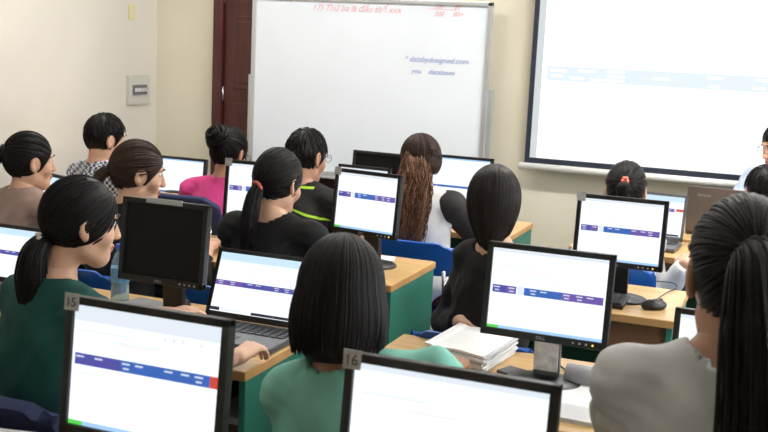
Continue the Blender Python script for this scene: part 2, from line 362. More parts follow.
def mx(px, py, y): q = at_y(px, py, y); return q[0], q[2]
# nearest row
xl, z1 = mx(66, 297, 1.66); xr, z2 = mx(229, 320, 1.66)
mD = monitor((xl+xr)/2, 1.66, xr-xl, .278, (z1+z2)/2, 0, 'switched-on monitor nearest the lower left corner, beside the woman in dark green', kind='rich', band=.40, num='15', seed=2)
xl, z1 = mx(345, 352, 1.62); xr, z2 = mx(560, 388, 1.62)
mE = monitor((xl+xr)/2, 1.62, xr-xl, .285, (z1+z2)/2, 0, 'largest-looking monitor with a blank white page at the bottom centre', kind='page', band=.62, num='16', seed=3)
xl, z1 = mx(488, 241, 2.80); xr, z2 = mx(616, 256, 2.80)
mA = monitor((xl+xr)/2, 2.80, xr-xl, .262, (z1+z2)/2, 0, 'bright monitor right of centre with paper stacks on both sides of its stand', band=.46, tagp=False, seed=4, legcol=GREYP)
MB().box((0, .045, .085), (.070, .003, .085), rot=(rad(3), 0, 0), bev=.001).build('white_sticker', mat('worn_white_label', (.62, .62, .62), .6, noise=.3, nscale=40), mA)
xl, z1 = mx(578, 192, 3.98); xr, z2 = mx(669, 203, 3.98)
mB = monitor((xl+xr)/2, 3.98, xr-xl, .268, (z1+z2)/2, 0, 'bright monitor above the black mouse, in front of the student with the red hair tie', band=.44, seed=5)
c = mc((336, 169), (402, 179), 1.13)
mC = monitor(c[0]+.045, 4.02, .325, .27, 1.155, rad(-10), 'bright monitor in the middle of the room, left of the long brown wavy hair', band=.34, tagp=True, seed=6)
c = at_z(166, 203, 1.15)
mX = monitor(c[0]-.008, 2.84, .32, .272, 1.155, 0, 'switched-off black monitor with a silver strip on top', on=False, tagp=False, silver=True)
q = at_y(228, 158, 4.05)
mG = monitor(q[0]+.155, 4.05, .32, .265, q[2]-.005, rad(4), 'bright monitor half hidden behind the head with the colourful hair tie', band=.42, tagp=True, seed=7)
q = at_y(376, 152, 5.43)
mH = monitor(q[0]+.02, 5.43, .33, .27, q[2], rad(-4), 'switched-off black monitor under the whiteboard, beside the long wavy hair', on=False, tagp=False)
q = at_y(364, 168.5, 5.15)
monitor(q[0], 5.15, .31, .235, q[2]+.012, rad(-3), 'dark-framed monitor showing only its top edge just behind the middle bright monitor', kind='page', band=.5, tagp=False, seed=12)
q = at_y(493, 159, 5.32)
mI = monitor(q[0]-.17, 5.32, .345, .27, q[2], rad(0), 'bright monitor under the lower right corner of the whiteboard', kind='blue', band=.62, tagp=False)
q = at_y(178, 157, 5.3)
mM = monitor(q[0], 5.3, .38, .26, q[2], rad(0), 'bright monitor left of the student in pink', kind='blue', band=.85, tagp=False)
q = at_y(57, 175, 4.05)
mN = monitor(q[0]-.03, 4.06, .30, .25, q[2], rad(-20), 'grey-lit monitor between the woman in beige and the checked shirt', kind='laptop', band=.5, tagp=False, seed=9)
q = at_y(704, 313, 2.84)
mP = monitor(q[0]+.10, 2.84, .35, .262, q[2]+.004, 0, 'bright monitor almost wholly hidden behind the long ponytail at right', band=.6, tagp=False, seed=10)

# ------------------------------------------------------------------ laptops
def laptop(x, y, rz, label, w=.335, d=.235, lid=.225, ang=105, kind='laptop', band=.47, back=BLACKP, deck=GREYP, maker=None, base=.75):
    L = empty('laptop', (x, y, base), rz, label=label, cat='laptop')   # origin at the hinge, user towards -Y
    MB().box((0, -d/2, .012), (w, d, .02), bev=.005).build('base', deck, L)
    kb = MB()
    for r_ in range(5):
        for c_ in range(13): kb.box((-w*.43+c_*w*.0715, -.035-r_*.019, .0235), (w*.06, .0155, .004), bev=.001)
    kb.build('keyboard', BLACKP, L)
    MB().box((0, -d+.05, .0225), (.085, .05, .0015)).build('touchpad', BLACKP, L)
    a = rad(ang-90)
    ld = MB(); frame_mb(ld, w, lid, .014, -.004, .003, lid/2, bot=.02, bev=.002); ld.box((0, .005, lid/2), (w, .005, lid), bev=.002)
    lo = ld.build('lid', back, L, loc=(0, .002, .022), rx=-a)
    screen_mesh(w-.028, lid-.034, -.0012, lid/2+.003, band, kind, seed=11).build('screen', SCM, lo, fixn=False)
    if maker:
        t_ = text('maker_mark', maker, .024, (w*.34, .0085, lid*.80), SILV, lo, rx=rad(90), rz=rad(180), extrude=.0003)
    return L
hL, hR = at_y(206, 313, 2.93), at_y(303, 330, 2.93)
laptop((hL[0]+hR[0])/2, 2.93, 0, 'open laptop with a purple banded page under a reaching hand', w=hR[0]-hL[0]+.01, lid=.232, ang=112)
q = at_y(42, 224, 2.90)
laptop(q[0]-.17, 2.94, 0, 'open laptop cut off by the left edge of the picture', w=.335, lid=.21, ang=102, band=.45)
q = at_y(686, 196, 5.36)
laptop(q[0]-.165, 5.38, rad(-3), 'dark open laptop beyond the white sleeve of the student with the red hair tie', w=.335, lid=.235, ang=103, kind='laptop', band=.3, back=GREYP)
q = at_y(718, 228, 5.8)
laptop(q[0], 5.76, rad(180-4), "brown laptop seen from the back of its lid on the teacher's desk", w=.33, lid=.245, ang=97, back=mat('brown_lid', (.135, .115, .105), .4, .3, noise=.05), maker='lenovo')

# ------------------------------------------------------------------ desk things
def mouse(x, y, rz, label):
    o = MB().sph((0, 0, .012), (.031, .053, .024), 20).build('computer_mouse', BLACKP, loc=(x, y, .752), rz=rz)
    for v in o.data.vertices: v.co.z = max(v.co.z, 0)
    tag(o, label, 'mouse')
    MB().cyl((-.004, .028, .031), (.004, .028, .031), .007, n=12).build('scroll_wheel', GREYP, o)
    MB().box((0, -.012, .0355), (.014, .012, .001)).build('logo', SILV, o)
    return o
q = at_z(654, 305, .765); mouse(q[0], q[1], rad(-50), 'black mouse on the small desk at right')
q = at_z(181, 304, .77); mouse(q[0], q[1], rad(10), 'dark mouse at the foot of the switched-off monitor')
def keyboard(x, y, rz, label, w=.43):
    K = empty('keyboard', (x, y, .7505), rz, label=label, cat='keyboard')
    MB().box((0, 0, .011), (w, .15, .018), rot=(rad(3), 0, 0), bev=.005).build('tray', BLACKP, K)
    k = MB()
    for r_ in range(5):
        for c_ in range(18): k.box((-w*.45+c_*w*.053, -.05+r_*.024, .021+r_*.0012), (w*.045, .019, .007), bev=.0015)
    k.build('keys', GREYP, K); return K
q = at_z(621, 301, .76); keyboard(q[0]-.19, q[1]-.02, rad(-2), 'black keyboard under the monitor beside the black mouse')
q = at_z(150, 306, .755)
tag(MB().box((0, 0, 0), (.22, .18, .006), bev=.002).build('mouse_mat', mat('grey_mat', (.22, .22, .23), .8, noise=.1), loc=(q[0], q[1]-.02, .7535), rz=rad(-8)), 'grey mat beside the bottle and the dark mouse', 'mouse mat')
# paper stacks
def stack(cx, cy, w, d, n, rz, label, th=.0045, curl=0, seed=0, grp=None):
    r = random.Random(seed); R = empty('paper_stack', (cx, cy, .751), rz, label=label, cat='paper stack')
    for i in range(n):
        sh = MB(); nx = 12; a = r.uniform(-.02, .02); ox, oy = r.uniform(-.006, .006), r.uniform(-.006, .006)
        z = i*th; vs = []
        for lv in (0, th*.92):
            for ix in range(nx+1):
                for iy in range(2):
                    u = ix/nx; X = (u-.5)*w; Y = (iy-.5)*d
                    bend = curl*(i/n)*(math.sin(u*math.pi)**2) + (.012*math.exp(-((u-.03)/.12)**2) if curl else 0)*(i/n)
                    vs.append(sh.bm.verts.new((X*math.cos(a)-Y*math.sin(a)+ox, X*math.sin(a)+Y*math.cos(a)+oy, z+lv+bend)))
        N = (nx+1)*2
        for ix in range(nx):
            A = ix*2; sh.bm.faces.new((vs[A], vs[A+2], vs[A+3], vs[A+1])); sh.bm.faces.new((vs[N+A], vs[N+A+1], vs[N+A+3], vs[N+A+2]))
            sh.bm.faces.new((vs[A], vs[N+A], vs[N+A+2], vs[A+2])); sh.bm.faces.new((vs[A+1], vs[A+3], vs[N+A+3], vs[N+A+1]))
        sh.bm.faces.new((vs[0], vs[1], vs[N+1], vs[N])); e = nx*2; sh.bm.faces.new((vs[e], vs[N+e], vs[N+e+1], vs[e+1]))
        sh.build('paper_sheaf', PAPER if i % 3 != 1 else PAPERG, R)
    return R
q = at_z(466, 345, .79)
stack(q[0]+.02, q[1], .19, .27, 9, rad(-6), 'thick stack of white paper left of the right-centre monitor stand', th=.0062, curl=.008, seed=4)
q = at_z(588, 396, .76)
pad = stack(q[0]+.01, q[1]-.03, .235, .36, 3, rad(-4), 'open white note pad with rolled-back pages beside the grey T-shirt', th=.004, seed=6)
rp = MB(); rr = []
for i in range(14):
    t = i/13*math.pi*1.15; rr.append((math.cos(t)*.040, math.sin(t)*.045))
for (y0_, z0_), (y1_, z1_) in zip(rr, rr[1:]): rp.quad([(-.105, y0_, z0_), (.11, y0_, z0_), (.11, y1_, z1_), (-.105, y1_, z1_)])
bmesh.ops.remove_doubles(rp.bm, verts=rp.bm.verts, dist=1e-5)
o = rp.build('rolled_page', mat('rolled_paper', (.55, .55, .60), .7, noise=.04), pad, loc=(0, .145, .012)); sm = o.modifiers.new('s', 'SOLIDIFY'); sm.thickness = .003
for f in o.data.polygons: f.use_smooth = True
q = at_z(20, 428, .755); stack(q[0]-.02, min(q[1], 1.76), .28, .2, 2, rad(12), 'pale sheets on the desk in the bottom left corner', seed=8)
q = at_z(388, 257, .755); stack(q[0]-.02, q[1]-.03, .12, .09, 1, rad(15), 'small white slip on the desk corner behind the bob haircut', seed=9)
q = at_z(676, 240, .755)
# bottle
q = at_z(120, 300, .755)
BT = empty('water_bottle', (q[0], q[1], .751), label='clear blue-tinted water bottle with a blue label beside the switched-off monitor', cat='bottle')
MB().lathe([(.0, .001), (.028, .0), (.032, .006), (.031, .05), (.029, .06), (.031, .07), (.031, .125), (.029, .14), (.020, .165), (.0125, .18), (.0125, .186)], n=28).build('bottle_body', mat('blue_pet', (.55, .78, .92), .08, trans=.75, ior=1.2, noise=.05), BT)
MB().lathe([(.0318, .07), (.0322, .071), (.0322, .122), (.0318, .123)], n=28).build('bottle_label', mat('bottle_label_blue', (.10, .28, .50), .4, noise=.5, nscale=45), BT)
MB().lathe([(.0145, .184), (.015, .186), (.015, .203), (.013, .205)], n=24).build('cap', mat('cap_blue', (.02, .12, .5), .4, noise=.05), BT)
# small phone and box on desks
q = at_z(520, 374, .755); tag(MB().box((0, 0, .005), (.07, .12, .009), bev=.003).build('mobile_phone', GREYP, loc=(q[0], q[1], .751), rz=rad(70)), 'grey mobile phone in front of the right-centre monitor', 'phone')
q = at_z(690, 243, .755)
# items inside the laptop desk's shelf
tag(MB().box((0, 0, .04), (.16, .22, .08), bev=.004).build('cardboard_box', mat('cardboard', (.30, .15, .07), .8, noise=.1), loc=(-1.50, 2.78, .13)), 'brown cardboard box on the lower shelf under the open laptop', 'box')
tag(MB().box((0, 0, .012), (.18, .2, .022), bev=.002).build('book', PAPERG, loc=(-1.49, 2.76, .53)), 'pale book on the upper shelf under the open laptop', 'book')
# cables
def cable(pts, label, r=.0035):
    cu = bpy.data.curves.new('cable', 'CURVE'); cu.dimensions = '3D'; cu.bevel_depth = r; sp = cu.splines.new('BEZIER'); sp.bezier_points.add(len(pts)-1)
    for bp, p_ in zip(sp.bezier_points, pts): bp.co = Vector(tuple(float(k) for k in p_)); bp.handle_left_type = bp.handle_right_type = 'AUTO'
    cu.materials.append(BLACKP); tmp = bpy.data.objects.new('cable', cu); me = bpy.data.meshes.new_from_object(tmp); bpy.data.objects.remove(tmp); bpy.data.curves.remove(cu); me.name = 'cable'; o = bpy.data.objects.new('cable', me); link(o); tag(o, label, 'cable')
cable([at_z(657, 299, .756), at_z(668, 292, .756), at_z(676, 288, .756), at_z(672, 283, .756), at_z(650, 281, .758)], 'thin mouse cord curling over the small desk at right', .0022)
cable([at_z(555, 362, .756), at_z(566, 372, .756), at_z(560, 380, .756), at_z(548, 384, .756)], 'black cord looping in front of the right-centre monitor stand', .003)

# ------------------------------------------------------------------ chairs
def chair(x, y, rz, label, top=.80, w=.42, seat=.44, style='blue', bh=.16):
    C = empty('student_chair' if style == 'blue' else 'padded_chair', (x, y, 0), rz, label=label, cat='chair')
    M = BLUEP if style == 'blue' else NAVYF
    th = .010 if style == 'blue' else .045
    def slab(pts, th):
        q = MB(); n, m_ = len(pts), len(pts[0]); top_ = [[q.bm.verts.new(p) for p in row] for row in pts]; return q, top_
    # backrest, gently curved with rounded corners
    g = MB(); nx, nz = 14, 8; vv = []; z0 = top-bh if style == 'blue' else seat+.12
    for iz in range(nz+1):
        row = []
        for ix in range(nx+1):
            u = ix/nx*2-1; v = iz/nz; ww_ = w/2*(1-.10*max(0, v-.75)/.25*abs(u)) 
            zz = z0+(top-z0)*v - (.035*max(0, abs(u)-.7)/.3 if v > .9 else 0)
            row.append(g.bm.verts.new((u*ww_, -.20-.06*v+.035*u*u, zz)))
        vv.append(row)
    for a_, b_ in zip(vv, vv[1:]):
        for i in range(nx): f = g.bm.faces.new((a_[i], a_[i+1], b_[i+1], b_[i])); f.smooth = True
    o = g.build('backrest', M, C); s_ = o.modifiers.new('s', 'SOLIDIFY'); s_.thickness = th; s_.offset = 0; bv = o.modifiers.new('b', 'BEVEL'); bv.width = th*.4; bv.segments = 3
    g = MB(); vv = []; n_ = 12
    for iy in range(n_+1):
        row = []
        for ix in range(n_+1):
            u, v = ix/n_*2-1, iy/n_*2-1
            row.append(g.bm.verts.new((u*w/2*(1-.06*max(0, -v)), v*.205, seat-.022*(1-u*u)*(1-v*v)-.03*max(0, v-.7)+.02*max(0, -v-.7))))
        vv.append(row)
    for a_, b_ in zip(vv, vv[1:]):
        for i in range(n_): f = g.bm.faces.new((a_[i], a_[i+1], b_[i+1], b_[i])); f.smooth = True
    o = g.build('seat', M, C); s_ = o.modifiers.new('s', 'SOLIDIFY'); s_.thickness = th; s_.offset = -1; bv = o.modifiers.new('b', 'BEVEL'); bv.width = th*.4; bv.segments = 3
    for sx in (-1, 1):
        MB().tube([(sx*(w/2-.03), .16, seat-.03), (sx*(w/2), .19, .0)], .011, 10).build('leg', METAL, C)
        MB().tube([(sx*(w/2-.03), -.16, seat-.03), (sx*(w/2), -.21, .0)], .011, 10).build('leg', METAL, C)
        MB().tube([(sx*(w/2-.05), -.14, seat-.03), (sx*(w/2-.05), -.20, seat+.04), (sx*(w/2-.05), -.24, top-.12)], .010, 8).build('back_support', METAL, C)
    return C

# ------------------------------------------------------------------ implicit surfaces for people
class Field:
    def __init__(s): s.p = []
    def cap(s, a, b, ra, rb, k=.02, sub=False, flat=False): s.p.append(('c', np.array(a, float), np.array(b, float), ra, rb, k, sub, flat)); return s
    def ell(s, c, r, k=.02, sub=False, R=None): s.p.append(('e', np.array(c, float), np.array(r, float), R, None, k, sub, False)); return s
    def bounds(s):
        lo, hi = [], []
        for t, a, b, ra, rb, k, sub, fl in s.p:
            if sub: continue
            if t == 'c': lo.append(np.minimum(a, b)-max(ra, rb)); hi.append(np.maximum(a, b)+max(ra, rb))
            else: lo.append(a-b.max()); hi.append(a+b.max())
        return np.min(lo, 0), np.max(hi, 0)
    def mesh(s, h, clip=None, post=None):
        lo, hi = s.bounds(); lo = lo-3*h-.01; hi = hi+3*h+.01
        n = np.ceil((hi-lo)/h).astype(int)+1
        F = np.full(n, .12, np.float32)
        ax = [lo[i]+h*np.arange(n[i]) for i in range(3)]
        for t, a, b, ra, rb, k, sub, fl in s.p:
            if t == 'c': l, u = np.minimum(a, b)-max(ra, rb), np.maximum(a, b)+max(ra, rb)
            else: l, u = a-b.max(), a+b.max()
            i0 = np.clip(np.floor((l-k*1.5-2*h-lo)/h).astype(int), 0, n-1); i1 = np.clip(np.ceil((u+k*1.5+2*h-lo)/h).astype(int)+1, 1, n)
            if np.any(i1 <= i0): continue
            sl = tuple(slice(i0[j], i1[j]) for j in range(3))
            X, Y, Z = np.meshgrid(*[ax[j][sl[j]] for j in range(3)], indexing='ij', sparse=True)
            if t == 'c':
                d = b-a; L2 = max(d@d, 1e-9); L = math.sqrt(L2)
                tt = ((X-a[0])*d[0]+(Y-a[1])*d[1]+(Z-a[2])*d[2])/L2; tc = np.clip(tt, 0, 1)
                D = np.sqrt((X-a[0]-tc*d[0])**2+(Y-a[1]-tc*d[1])**2+(Z-a[2]-tc*d[2])**2) - (ra+(rb-ra)*tc)
                if fl: D = np.maximum(D, (tt-1)*L)
            else:
                x, y, z = X-a[0], Y-a[1], Z-a[2]
                if ra is not None:
                    R = ra; x, y, z = (R[0][0]*x+R[1][0]*y+R[2][0]*z), (R[0][1]*x+R[1][1]*y+R[2][1]*z), (R[0][2]*x+R[1][2]*y+R[2][2]*z)
                q = np.sqrt((x/b[0])**2+(y/b[1])**2+(z/b[2])**2); g = np.sqrt((x/b[0]**2)**2+(y/b[1]**2)**2+(z/b[2]**2)**2)+1e-6
                D = q*(q-1)/g
            G = F[sl]
            if sub: D = -D; hk = np.maximum(k-np.abs(G-D), 0)/k; F[sl] = np.maximum(G, D)+hk*hk*k*.25
            else: hk = np.maximum(k-np.abs(G-D), 0)/k; F[sl] = np.minimum(G, D)-hk*hk*k*.25
        if clip is not None:
            X, Y, Z = np.meshgrid(*ax, indexing='ij', sparse=True); F = clip(F, X, Y, Z).astype(np.float32)
        F[0] = F[-1] = .1; F[:, 0] = F[:, -1] = .1; F[:, :, 0] = F[:, :, -1] = .1
        return nets(F, lo, h)
def nets(F, lo, h):
    n = F.shape; ins = F < 0
    c = np.zeros((n[0]-1, n[1]-1, n[2]-1), np.int8)
    for dx in (0, 1):
        for dy in (0, 1):
            for dz in (0, 1): c += ins[dx:n[0]-1+dx, dy:n[1]-1+dy, dz:n[2]-1+dz]
    act = (c > 0) & (c < 8); idx = np.argwhere(act); ids = np.full(act.shape, -1, np.int64); ids[act] = np.arange(len(idx))
    acc = np.zeros((len(idx), 3)); cnt = np.zeros(len(idx))
    cor = [(i, j, k) for i in (0, 1) for j in (0, 1) for k in (0, 1)]
    for A in cor:
        for axi in range(3):
            if A[axi]: continue
            B = list(A); B[axi] = 1
            fa = F[idx[:, 0]+A[0], idx[:, 1]+A[1], idx[:, 2]+A[2]]; fb = F[idx[:, 0]+B[0], idx[:, 1]+B[1], idx[:, 2]+B[2]]
            mm = (fa < 0) != (fb < 0); t = np.where(mm, fa/np.where(mm, fa-fb, 1), 0)
            P = np.tile(np.array(A, float), (len(idx), 1)); P[:, axi] = t
            acc += P*mm[:, None]; cnt += mm
    V = lo + h*(idx + acc/np.maximum(cnt, 1)[:, None])
    fs = []
    for axi in range(3):
        o1, o2 = [(1, 2), (2, 0), (0, 1)][axi]
        sl0 = [slice(None)]*3; sl1 = [slice(None)]*3; sl0[axi] = slice(0, -1); sl1[axi] = slice(1, None)
        a, b = ins[tuple(sl0)], ins[tuple(sl1)]
        for flip, mm in ((False, a & ~b), (True, ~a & b)):
            e = np.argwhere(mm)
            if len(e) == 0: continue
            e = e[(e[:, o1] > 0) & (e[:, o2] > 0)]
            def g(d1, d2):
                q = e.copy(); q[:, o1] -= d1; q[:, o2] -= d2; return ids[q[:, 0], q[:, 1], q[:, 2]]
            Q = np.stack([g(1, 1), g(0, 1), g(0, 0), g(1, 0)], 1)
            fs.append(Q[:, ::-1] if flip else Q)
    return V, np.concatenate(fs)
def vnormals(V, Q):
    n = np.cross(V[Q[:, 2]]-V[Q[:, 0]], V[Q[:, 3]]-V[Q[:, 1]]); N = np.zeros_like(V)
    for i in range(4): np.add.at(N, Q[:, i], n)
    return N/(np.linalg.norm(N, axis=1, keepdims=True)+1e-12)
def npmesh(name, parts, mats, parent, origin):
    """parts: list of (V, Q, material index array or int)"""
    Vs, Qs, Ms = [], [], []; o = 0
    for V, Q, mi in parts: Vs.append(V); Qs.append(Q+o); Ms.append(np.full(len(Q), mi) if np.isscalar(mi) else mi); o += len(V)
    V = np.concatenate(Vs)-np.array(origin); Q = np.concatenate(Qs); M_ = np.concatenate(Ms)
    me = bpy.data.meshes.new(name); me.from_pydata(V.tolist(), [], Q.tolist())
    me.polygons.foreach_set('material_index', M_.astype(np.int32)); me.polygons.foreach_set('use_smooth', np.ones(len(Q), bool))
    for m_ in (mats if isinstance(mats, (list, tuple)) else [mats]): me.materials.append(m_)
    me.update(); ob = bpy.data.objects.new(name, me); link(ob, parent); return ob
def tubes(paths, r, sides=5):
    """many tapered strands as one quad mesh; paths (n, m, 3)"""
    n, m_ = paths.shape[:2]
    d = np.gradient(paths, axis=1); d /= np.linalg.norm(d, axis=2, keepdims=True)+1e-9
    ref = np.cross(d[:, 0], d[:, -1]); nr = np.linalg.norm(ref, axis=1, keepdims=True)
    ref = np.where(nr > .15, ref/(nr+1e-9), np.array([.35, .93, .1]))[:, None, :]
    u = np.cross(d, ref); u /= np.linalg.norm(u, axis=2, keepdims=True)+1e-9; w = np.cross(d, u)
    rr = np.broadcast_to(np.asarray(r), (n, m_))
    an = np.arange(sides)*2*np.pi/sides
    V = paths[:, :, None]+rr[:, :, None, None]*(u[:, :, None]*np.cos(an)[None, None, :, None]+w[:, :, None]*np.sin(an)[None, None, :, None])
    i, j, k = np.meshgrid(np.arange(n), np.arange(m_-1), np.arange(sides), indexing='ij'); k2 = (k+1) % sides
    base = lambda i, j, k: (i*m_+j)*sides+k
    Q = np.stack([base(i, j, k), base(i, j, k2), base(i, j+1, k2), base(i, j+1, k)], -1).reshape(-1, 4)
    return V.reshape(-1, 3), Q
def rotz(a): c, s = math.cos(a), math.sin(a); return np.array([[c, -s, 0], [s, c, 0], [0, 0, 1]])
def rotx(a): c, s = math.cos(a), math.sin(a); return np.array([[1, 0, 0], [0, c, -s], [0, s, c]])
def roty(a): c, s = math.cos(a), math.sin(a); return np.array([[c, 0, s], [0, 1, 0], [-s, 0, c]])
EA = np.array([.083, .104, .108])   # hair ellipsoid (head-local)
EC = np.array([0, -.012, .018])
def headfield(nb, female=True):
    f = Field()
    f.ell((0, -.012, .03), (.074, .092, .084), .02)
    f.ell((0, .028, -.035), (.056, .062, .072), .04)
    f.ell((0, .068, -.093), (.021, .020, .018), .035)
    f.cap((-.045, .01, -.075), (0, .06, -.098), .016, .014, .035); f.cap((.045, .01, -.075), (0, .06, -.098), .016, .014, .035)
    for s_ in (-1, 1):
        f.ell((s_*.036, .062, -.032), (.024, .022, .026), .02)
        f.ell((s_*.031, .097, .012), (.014, .008, .007), .010, sub=True)
        f.cap((s_*.014, .088, .030), (s_*.044, .076, .030), .007, .006, .012)
    f.cap((0, .090, .010), (0, .107, -.028), .006, .0095, .012)
    f.ell((0, .101, -.033), (.015, .010, .008), .008)
    f.ell((0, .0925, -.058), (.021, .009, .006), .006); f.ell((0, .0905, -.069), (.018, .009, .006), .006)
    f.cap((0, -.025, -.04), nb, .045 if female else .055, .046 if female else .056, .03)
    for s_ in (-1, 1):   # ears
        f.ell((s_*.078, -.006, -.008), (.010, .019, .031), .008, R=(rotz(s_*.35)@rotx(-.15)))
        f.ell((s_*.087, .000, -.006), (.008, .010, .019), .006, sub=True)
        f.ell((s_*.077, -.002, -.036), (.007, .009, .010), .008)
    return f
def hairline(P): return .85*P[:, 1]-.52*P[:, 2]
def on_ell(D, off=0.0):
    D = D/np.linalg.norm(D, axis=1, keepdims=True)
    r = 1/np.sqrt(((D/(EA+off))**2).sum(1)); return EC+D*r[:, None]
def cap_dirs(n, hl=.042, zmin=-.085):
    out = []
    while len(out) < n:
        d = rng.normal(size=(n*3, 3)); P = on_ell(d); ok = (hairline(P) < hl) & (P[:, 2] > zmin)
        ok &= ~((np.abs(P[:, 0]) > .06) & (P[:, 1] > -.030) & (P[:, 2] < .02))
        out += list((P-EC)[ok])
    return np.array(out[:n])
def slerp_paths(D0, DT, m_):
    D0 = D0/np.linalg.norm(D0, axis=1, keepdims=True); DT = DT/np.linalg.norm(DT, axis=1, keepdims=True)
    t = np.linspace(0, 1, m_)[None, :, None]; w = np.arccos(np.clip((D0*DT).sum(1), -.999, .999))[:, None, None]
    return (np.sin((1-t)*w)*D0[:, None]+np.sin(t*w)*DT[:, None])/np.sin(w)
def cap_sdf(extra=None, hl=.045, zmin=-.09, ears=True, thick=0):
    f = Field(); f.ell(EC, EA+thick, .01)
    if extra: extra(f)
    if ears:
        for s_ in (-1, 1): f.ell((s_*.09, .006, -.02), (.03, .032, .048), .012, sub=True)
    def clip(F, X, Y, Z):
        F = np.maximum(F, .85*Y-.52*Z-hl+0*X); return np.maximum(F, zmin-Z)
    return f, clip
def bez(P, m_):
    P = np.array(P, float); t = np.linspace(0, len(P)-1, m_); out = np.zeros((m_, 3))
    for k, tt in enumerate(t):
        i = min(int(tt), len(P)-2); u = tt-i; p0, p1, p2, p3 = P[max(i-1, 0)], P[i], P[i+1], P[min(i+2, len(P)-1)]
        out[k] = .5*((2*p1)+(-p0+p2)*u+(2*p0-5*p1+4*p2-p3)*u*u+(-p0+3*p1-3*p2+p3)*u**3)
    return out
def strands_along(path, radii, n, m_=18, r=.0032, wave=0, wfreq=3):
    C = bez(path, m_); R = np.interp(np.linspace(0, 1, m_), np.linspace(0, 1, len(radii)), radii)
    an = rng.uniform(0, 2*np.pi, n); q = np.sqrt(rng.uniform(.35, 1, n)); tt = np.linspace(0, 1, m_)
    P = C[None]+0
    d = np.gradient(C, axis=0); d /= np.linalg.norm(d, axis=1, keepdims=True); u = np.cross(d, [0.3, 1, .1]); u /= np.linalg.norm(u, axis=1, keepdims=True); w = np.cross(d, u)
    a2 = an[:, None]+tt[None]*rng.uniform(-.5, .5, n)[:, None]
    P = C[None]+(u[None]*np.cos(a2)[..., None]+w[None]*np.sin(a2)[..., None])*(R[None, :, None]*q[:, None, None])
    if wave:
        ph = rng.uniform(0, 6.28, n)[:, None]; fr = wfreq*rng.uniform(.8, 1.3, n)[:, None]
        P = P+(u[None]*np.sin(fr*6.28*tt+ph)[..., None]+w[None]*np.cos(fr*6.28*tt+ph*1.7)[..., None])*wave*np.minimum(tt*3, 1)[None, :, None]
    rr = r*np.linspace(1, .35, m_)[None]*rng.uniform(.7, 1.2, n)[:, None]
    return tubes(P, rr)

